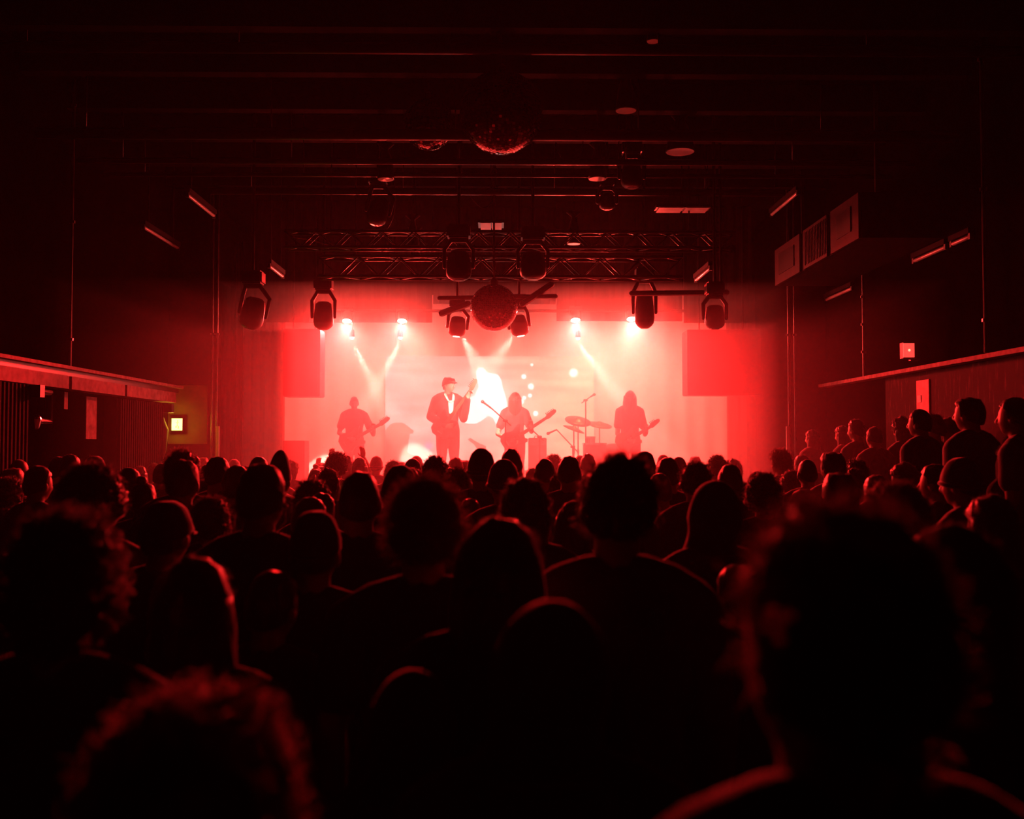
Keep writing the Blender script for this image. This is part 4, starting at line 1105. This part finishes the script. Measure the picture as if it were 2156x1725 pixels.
# the rest of the packed floor: only slivers of them show between the others
lands = [(560, 'left of the square stage loudspeaker'), (690, 'below the left guitarist'), (800, 'left of the singer'), (900, 'below the cap shaped silhouette'), (1010, 'below the singer'),
         (1110, 'below the long haired guitarist'), (1200, 'below the amplifier'), (1290, 'below the drums'), (1420, 'below the bass player'), (1600, 'right of the bass player')]
looks = ['short', 'wavy', 'curly', 'buzz', 'long', 'tousled', 'beanie', 'ponytail', 'bun', 'flat']
desc = dict(short='short dark hair', wavy='wavy dark hair', curly='curly dark hair', buzz='cropped hair', long='long dark hair', tousled='messy hair', beanie='a beanie', ponytail='tied hair', bun='a hair bun', flat='a flat crop')
made = 0; tries = 0; seen = set()
while tries < 9000 and made < 75:
    tries += 1
    Y = rnd.uniform(5.0, 13.4) if made > 40 else rnd.uniform(10.0, 13.4)
    x = rnd.uniform(-min(4.3, 0.5 * Y), 2.75 if Y < 13.3 else 4.2)
    if Y > 5 and Y < 13.6 and x > 2.7: continue
    look = rnd.choice(looks); h = rnd.uniform(1.60, 1.745)
    d = Vector((x, Y, h)) - EYE; v = ROT.transposed() @ d; px = 1078 + FPX * v.x / -v.z; py = 862.5 - FPX * v.y / -v.z
    if py < 957: continue
    w = WID[look] * FPX / Y
    if any(((x - a) / .42) ** 2 + ((Y - b_) / .34) ** 2 < 1 for a, b_, _, _, _ in occupied): continue
    if any(b_ > Y and abs(px - mx) < (w + mw) * 0.5 and py < mt + 1.25 * mw for a, b_, mx, mt, mw in occupied[:len(base)]): continue
    place = next((t for lim, t in lands if px < lim), 'by the right stage corner')
    row = 'in front rows' if Y > 11.8 else ('in the middle rows' if Y > 9 else 'deep in the crowd')
    lb = 'person with %s %s %s' % (desc[look], row, place)
    if lb in seen: continue
    seen.add(lb)
    occupied.append((x, Y, px, py, w)); made += 1
    hat = 'beanie' if look == 'beanie' else None
    person((x, Y, 0), rnd.uniform(-.35, .35), h / (1.75 + TOPZ[look]), lb, 'buzz' if hat else look, hat, rnd.randrange(5), rnd.randrange(4), rnd.randrange(2), rnd.randrange(2), 'concert crowd')
print('FILL', made)
# people holding their hands up near the stage
for (x, top, lb) in ((733, 936, 'person holding both open hands up in the front rows left of the singer'), (690, 957, 'person raising spread hands at the left front of the crowd')):
    p = P(x, top, 12.9 if x > 700 else 13.25); s = p.z / 1.98
    person((p.x, p.y, 0), 0.1 if x > 700 else -0.2, s, lb, 'short', None, 0, 0, 0, 0, 'concert crowd', pose=POSES['raised'], key='raised')
# earphones of the tall person left of centre
for o in [q for q in C.objects if q.get('category') == 'person']:
    if 'wearing earphones' in o['label']:
        B = KEYS[0]; bm = bmesh.new()
        for q in (-1, 1):
            tube(bm, [(q * .084, .012, 1.615), (q * .094, .012, 1.612)], .009, 8)
            tube(bm, [(q * .09, .012, 1.605), (q * .095, .005, 1.56), (q * .08, -.02, 1.53), (q * .10, .0, 1.505), (q * .15, .04, 1.46), (q * .10, .12, 1.36)], .0022, 6)
        link('earphones', bm, M_white, o, True)
    if 'wearing glasses' in o['label']:
        bm = bmesh.new()
        for q in (-1, 1):
            tube(bm, [V((q * .034 + .024 * math.cos(a), .112, 1.638 + .018 * math.sin(a))) for a in [2 * PI * k / 14 for k in range(15)]], .0022, 6, False)
            tube(bm, [(q * .058, .110, 1.642), (q * .08, .06, 1.642), (q * .083, .0, 1.635)], .002, 6)
        tube(bm, [(-.010, .113, 1.642), (.010, .113, 1.642)], .002, 6)
        link('glasses', bm, M_black, o, True)

# ------------------------------------------------------------------ the band
def local_pose(rootp, yaw, s, pts, **kw):
    """joints given as points of the stage -> pose in the figure's own frame"""
    Mi = (Matrix.Translation(rootp) @ Matrix.Rotation(yaw, 4, 'Z') @ Matrix.Scale(s, 4)).inverted()
    R3 = Matrix.Rotation(-yaw, 3, 'Z'); out = {}
    for k, v in pts.items(): out[k] = (Mi @ v) if k[1] in 'ew' else (R3 @ v)
    out.update(kw); return out
def guitar(name_label, A, B, N, body_col, scale=1.0, bass=False):
    """A centre of the body, B tip of the headstock, N direction the face looks"""
    X = (B - A).normalized(); Z = (N - X * N.dot(X)).normalized(); Yv = Z.cross(X)
    L = (B - A).length
    t = empty('electric_guitar', A, name_label, 'guitar', None)
    M = Matrix((X, Yv, Z)).transposed().to_4x4(); t.matrix_world = Matrix.Translation(A) @ M
    out = [(-.19, .0), (-.185, .09), (-.13, .155), (-.05, .165), (.02, .125), (.07, .115), (.13, .15), (.2, .165), (.225, .14), (.17, .09), (.14, .04), (.14, -.035), (.16, -.08), (.19, -.11), (.17, -.145), (.11, -.14), (.05, -.11), (0, -.115), (-.06, -.155), (-.14, -.145), (-.185, -.08)]
    bm = bmesh.new(); lo = [bm.verts.new((x * scale, y * scale, -.022)) for x, y in out]; hi = [bm.verts.new((x * scale, y * scale, .022)) for x, y in out]
    bm.faces.new(lo[::-1]); bm.faces.new(hi)
    for k in range(len(out)): bm.faces.new((lo[k], lo[(k+1) % len(out)], hi[(k+1) % len(out)], hi[k]))
    bmesh.ops.bevel(bm, geom=[e for e in bm.edges if abs(e.verts[0].co.z - e.verts[1].co.z) < 1e-5], offset=.006, segments=2, affect='EDGES')
    link('body', bm, body_col, t)
    bm = bmesh.new(); nx = L - .19
    vs = []
    for x, hw in ((.1, .030), (nx, .023)):
        vs.append([bm.verts.new((x, -hw, .012)), bm.verts.new((x, hw, .012)), bm.verts.new((x, hw * .9, .036)), bm.verts.new((x, -hw * .9, .036))])
    for k in range(4): bm.faces.new((vs[0][k], vs[0][(k+1) % 4], vs[1][(k+1) % 4], vs[1][k]))
    bm.faces.new(vs[0][::-1]); bm.faces.new(vs[1]); link('neck', bm, M_wood, t)
    hs = [(0, .022), (.03, .045), (.10, .047), (.16, .05), (.19, .03), (.185, -.0), (.15, -.015), (.06, -.03), (.02, -.035), (0, -.022)]
    bm = bmesh.new(); lo = [bm.verts.new((nx + x, y, .006)) for x, y in hs]; hi = [bm.verts.new((nx + x, y, .022)) for x, y in hs]
    bm.faces.new(lo[::-1]); bm.faces.new(hi)
    for k in range(len(hs)): bm.faces.new((lo[k], lo[(k+1) % len(hs)], hi[(k+1) % len(hs)], hi[k]))
    h = link('headstock', bm, M_wood, t)
    for k in range(4 if bass else 6):
        bm = bmesh.new(); tube(bm, [(nx + .03 + k * .026, .04, .014), (nx + .03 + k * .026, .068, .014)], .006, 6); link('tuning_peg', bm, M_chrome, h)
    for k in (0, 1):
        bm = bmesh.new(); box(bm, -.03 + k * .09, .0 + k * .09, -.042, .042, .022, .032); link('pickup', bm, M_black, t)
    bm = bmesh.new(); box(bm, -.12, -.10, -.04, .04, .022, .036); link('bridge', bm, M_chrome, t)
    bm = bmesh.new()
    for k in range(4 if bass else 6):
        y = -.02 + .04 * k / (3 if bass else 5); tube(bm, [(-.11, y, .04), (nx + .02, y * .8, .04)], .0012, 4, False)
    link('strings', bm, M_steel, t)
    return t
# singer
yaw = math.radians(-158); r = P(943, 800, 15.7); s = 1.035; r = Vector((r.x, 15.7, STZ))
pts = dict(re=P(906, 878, 15.65), rw=P(938, 898, 15.42), rd=Vector((1, -.1, .1)), le=P(976, 882, 15.5), lw=P(985, 840, 15.36), ld=Vector((.25, -.1, 1)))
person(r, yaw, s, 'singer in a flat cap and open jacket holding a guitar neck upright', 'short', 'flat_cap', 0, 0, 0, 0, None, pose=local_pose(r, yaw, s, pts, vox=.006, curl=.5), hrot=(.03, 0, .62), key='singer', jacket=True)
sg = [o for o in C.objects if o.get('label', '').startswith('singer')][0]
bm = bmesh.new()  # white collar and patch added, standing in for beam light on the chest
for q in (-1, 1):
    a0_ = V((q * .012, .145, 1.36)); b0 = V((q * .062, .02, 1.52)); vs = [a0_, V((q * .06, .13, 1.40)), V((q * .085, .07, 1.485)), b0, V((q * .05, .075, 1.50))]
    lo_ = [bm.verts.new(v) for v in vs]; hi_ = [bm.verts.new(v + V((0, .008, .006))) for v in vs]
    bm.faces.new(lo_); bm.faces.new(hi_[::-1])
    for k in range(5): bm.faces.new((lo_[k], hi_[k], hi_[(k+1) % 5], lo_[(k+1) % 5]))
bmesh.ops.recalc_face_normals(bm, faces=bm.faces)
link('collar', bm, M_cream, sg, label='open collar, white for the beam light on it')
bm = bmesh.new(); bm_pts = [(-.045, .128, 1.40), (.045, .128, 1.40), (.03, .135, 1.20), (-.03, .135, 1.20)]
vs = [bm.verts.new(q) for q in bm_pts] + [bm.verts.new((q[0], q[1] + .012, q[2])) for q in bm_pts]
for f in ((0,1,2,3),(7,6,5,4),(0,4,5,1),(1,5,6,2),(2,6,7,3),(3,7,4,0)): bm.faces.new([vs[i] for i in f])
link('beam_light_patch', bm, M_cream, sg, label='white patch for beam light in the jacket opening')
guitar('electric guitar held steeply upright by the singer', P(935, 898, 15.44), P(1006, 800, 15.36), Vector((.1, -1, .1)), mat('dark_lacquer', (.03, .01, .01), .2))
# long haired guitarist
yaw = math.radians(176); s = .90; r = P(1084, 840, 15.8); r = Vector((r.x, 15.8, STZ))
pts = dict(re=P(1048, 914, 15.75), rw=P(1076, 930, 15.52), rd=Vector((1, -.1, -.1)), le=P(1119, 909, 15.7), lw=P(1119, 900, 15.48), ld=Vector((-.2, -.1, 1)))
person(r, yaw, s, 'long haired guitarist facing the crowd in the middle of the stage', 'curtain', None, 0, 0, 0, 0, None, pose=local_pose(r, yaw, s, pts, vox=.006, curl=.5), hrot=(-.30, 0, .1), key='guitarist')
guitar('electric guitar with its neck pointing up right, held by the long haired guitarist', P(1081, 926, 15.52), P(1172, 866, 15.52), Vector((0, -1, .1)), mat('dark_lacquer', (.03, .01, .01), .2))
# bass player right
yaw = math.radians(178); s = .92; r = P(1326, 848, 16.0); r = Vector((r.x, 16.0, STZ))
pts = dict(re=P(1300, 914, 15.95), rw=P(1322, 928, 15.7), rd=Vector((1, -.1, -.1)), le=P(1358, 915, 15.9), lw=P(1362, 908, 15.7), ld=Vector((-.2, -.1, 1)))
person(r, yaw, s, 'long haired bass player faint in the haze at the right of the stage', 'curtain', None, 0, 0, 0, 1, None, pose=local_pose(r, yaw, s, pts, vox=.006, curl=.5), hrot=(-.25, 0, 0), key='bassist')
guitar('bass guitar held by the faint long haired player at the right', P(1322, 928, 15.72), P(1390, 886, 15.72), Vector((0, -1, .1)), M_wood, 1, True)
# left musician
yaw = math.radians(185); s = .875; r = P(746, 861, 16.0); r = Vector((r.x, 16.0, STZ))
pts = dict(re=P(714, 912, 15.9), rw=P(735, 925, 15.7), rd=Vector((1, -.1, -.1)), le=P(786, 915, 15.9), lw=P(788, 906, 15.7), ld=Vector((-.2, -.1, 1)))
person(r, yaw, s, 'left guitarist in a dark shirt, a faint shape bent over in the haze', 'short', None, 0, 0, 0, 1, None, pose=local_pose(r, yaw, s, pts, vox=.006, curl=.5), hrot=(-.3, 0, 0), key='leftman')
guitar('electric guitar reaching up right to the edge of the screen, held by the left guitarist', P(740, 928, 15.72), P(822, 882, 15.72), Vector((0, -1, .1)), M_wood)

# microphone and cymbal stands, drums, amplifier
def mic_stand(label, mic, clip, joint, foot_px, Y, straight=False):
    """mic: picture position of the microphone head, clip end, joint at the pole top; foot below foot_px"""
    j = P(joint[0], joint[1], Y); base_ = Vector((j.x, Y, STZ))
    t = empty('microphone_stand', base_, label, 'microphone stand', 'microphone stands on the stage')
    L = lambda v: v - base_
    bm = bmesh.new(); tube(bm, [(0, 0, 0.02), L(j)], .011, 8); link('pole', bm, M_black, t, True)
    bm = bmesh.new(); a = P(mic[0], mic[1], Y - .15); c = P(clip[0], clip[1], Y - .12)
    e = j + (j - c).normalized() * 0.12
    tube(bm, [L(c), L(j), L(e)], .009, 8); link('boom', bm, M_black, t, True)
    bm = bmesh.new(); tube(bm, [L(a), L(c)], [.017, .011], 10); ellipsoid(bm, L(a), (.026, .026, .026), 12, 8); link('microphone', bm, M_gear, t, True)
    for k in range(3):
        bm = bmesh.new(); q = 2 * PI * k / 3 + .4; tube(bm, [(0, 0, .12), (.26 * math.cos(q), .26 * math.sin(q), .015)], .009, 6); link('leg', bm, M_black, t)
    bm = bmesh.new(); tube(bm, [L(j) + V((-.02, 0, 0)), L(j) + V((.02, 0, 0))], .02, 10); link('clamp', bm, M_black, t)
mic_stand('boom microphone stand between the singer and the long haired guitarist', (1016, 846), (1036, 861), (1064, 886), 0, 15.1)
mic_stand('low microphone stand in front of the amplifier', (1119, 905), (1124, 909), (1136, 920), 0, 15.3)
mic_stand('boom microphone stand pointing left in front of the cymbals', (1154, 913), (1172, 905), (1206, 941), 0, 15.9)
mic_stand('tall overhead microphone stand at the right edge of the screen', (1251, 831), (1243, 836), (1233, 843), 0, 16.6)
def cymbal(label, c, rpx, tilt, roll, Y, r=None):
    p = P(c[0], c[1], Y); r = rpx * Y / FPX
    t = empty('cymbal_stand', (p.x, Y, STZ), label, 'cymbal stand', 'cymbals of the drum kit')
    M = Matrix.Translation((0, 0, p.z - STZ)) @ Euler((tilt, roll, 0)).to_matrix().to_4x4()
    bm = bmesh.new(); lathe(bm, [(r, 0), (r * .6, .02), (r * .2, .035), (r * .16, .055), (.012, .062), (.012, .055), (r * .2, .03), (r, -.003)], M, 32); link('cymbal', bm, M_brass, t, True)
    bm = bmesh.new(); tube(bm, [(0, 0, .02), (0, 0, p.z - STZ + .05)], .012, 8); 
    for zz in (.35, .62): tube(bm, [(0, 0, zz), (0, 0, zz + .05)], .02, 8)
    link('pole', bm, M_steel, t, True)
    for k in range(3):
        bm = bmesh.new(); q = 2 * PI * k / 3; tube(bm, [(0, 0, .3), (.28 * math.cos(q), .28 * math.sin(q), .015)], .01, 6); link('leg', bm, M_steel, t)
cymbal('upper left cymbal of the drum kit, tilted toward the crowd', (1217, 887), 28, math.radians(24), math.radians(9), 16.8)
cymbal('lower left cymbal of the drum kit, sloping down to the right', (1208, 904), 24, math.radians(10), math.radians(20), 16.3)
cymbal('right cymbal of the drum kit crossing the screen edge', (1262, 895), 27, math.radians(16), math.radians(8), 17.2)
def drum(name, label, px, top, rpx, hgt, Y, horizontal=False):
    p = P(px, top, Y); r = rpx * Y / FPX
    t = empty(name, (p.x, Y, STZ), label, 'drum', 'drums of the kit')
    if horizontal: M = Matrix.Translation((0, 0, p.z - STZ - r)) @ Matrix.Rotation(PI / 2, 4, 'X') @ Matrix.Translation((0, 0, -hgt / 2))
    else: M = Matrix.Translation((0, 0, p.z - STZ - hgt))
    bm = bmesh.new(); lathe(bm, [(r, 0), (r, hgt)], M, 28); link('shell', bm, mat('drum_shell', (.12, .02, .02), .25), t, False)
    for z in (0, hgt):
        bm = bmesh.new(); lathe(bm, [(r + .012, z - .015), (r + .012, z + .015)], M, 28, False); lathe(bm, [(r - .01, z + .004), (r - .01, z + .006)], M, 28); link('hoop', bm, M_chrome, t)
    for k in range(3):
        q = 2 * PI * k / 3 + .5; bm = bmesh.new(); z0 = (p.z - STZ - hgt) if not horizontal else .25
        tube(bm, [(r * .98 * math.cos(q), r * .98 * math.sin(q), max(z0, .1) + .1), (r * 1.05 * math.cos(q), r * 1.05 * math.sin(q), .01)], .009, 6); link('leg', bm, M_steel, t)
drum('floor_tom', 'drum at the right edge of the screen, lower of the kit', 1252, 935, 25, .38, 16.3)
drum('rack_tom', 'small drum with a clip on microphone above the lower drum', 1243, 921, 10, .12, 16.9)
drum('bass_drum', 'bass drum half hidden behind the crowd at the foot of the kit', 1290, 934, 30, .42, 17.1, True)
a = P(1113, 922, 16.4); b = P(1151, 980, 16.4)
t = empty('guitar_amplifier', ((a.x + b.x) / 2, 16.4, STZ), 'dark upright guitar amplifier right of the long haired guitarist', 'amplifier')
w = (b.x - a.x) / 2
bm = bmesh.new(); box(bm, -w, w, 0, .32, 0, a.z - STZ); bmesh.ops.bevel(bm, geom=bm.edges[:], offset=.012, segments=2, affect='EDGES'); link('cabinet', bm, M_gear, t)
bm = bmesh.new(); box(bm, -w + .02, w - .02, -.008, 0, .04, a.z - STZ - .14); link('grille', bm, M_black, t)
bm = bmesh.new(); box(bm, -w + .02, w - .02, -.01, 0, a.z - STZ - .12, a.z - STZ - .03); cp = link('control_panel', bm, M_steel, t)
for k in range(5):
    bm = bmesh.new(); tube(bm, [(-w + .05 + k * .045, -.01, a.z - STZ - .075), (-w + .05 + k * .045, -.03, a.z - STZ - .075)], .009, 8); link('knob', bm, M_black, cp)
bm = bmesh.new(); tube(bm, [(-.05, .16, a.z - STZ), (-.04, .16, a.z - STZ + .03), (.04, .16, a.z - STZ + .03), (.05, .16, a.z - STZ)], .008, 6); link('handle', bm, M_black, t)

# ------------------------------------------------------------------ haze
def haze(name, x0, x1, y0, y1, z0, z1, dens, g, label, col=(1, 1, 1)):
    bm = bmesh.new(); box(bm, x0, x1, y0, y1, z0, z1)
    m = bpy.data.materials.new(name); m.use_nodes = True; nt = m.node_tree
    nt.nodes.remove(nt.nodes['Principled BSDF'])
    v = nt.nodes.new('ShaderNodeVolumeScatter'); v.inputs['Density'].default_value = dens
    v.inputs['Anisotropy'].default_value = g; v.inputs['Color'].default_value = tuple(col) + (1,)
    nt.links.new(v.outputs[0], nt.nodes['Material Output'].inputs['Volume'])
    tag(link(name, bm, m), label, 'haze', kind='stuff')
haze('hall_haze', -4.79, 4.79, -2.9, 18.4, 0.01, CZ - 0.01, 0.001, 0.45, 'thin red lit haze filling the hall above the crowd')
haze('stage_haze', JL + 0.01, JR - 0.01, 14.48, 18.4, STZ + 0.01, 4.25, 0.15, 0.3, 'thick glowing haze hanging over the stage around the band')
haze('apron_haze', -2.95, 3.75, 13.2, 14.47, STZ + 0.01, 3.5, 0.15, 0.3, 'thick red haze spilling over the front edge of the stage')
haze('front_haze', -3.9, 3.9, 8.5, 13.19, 0.02, 3.3, 0.016, 0.45, 'soft red haze drifting off the stage over the front rows')
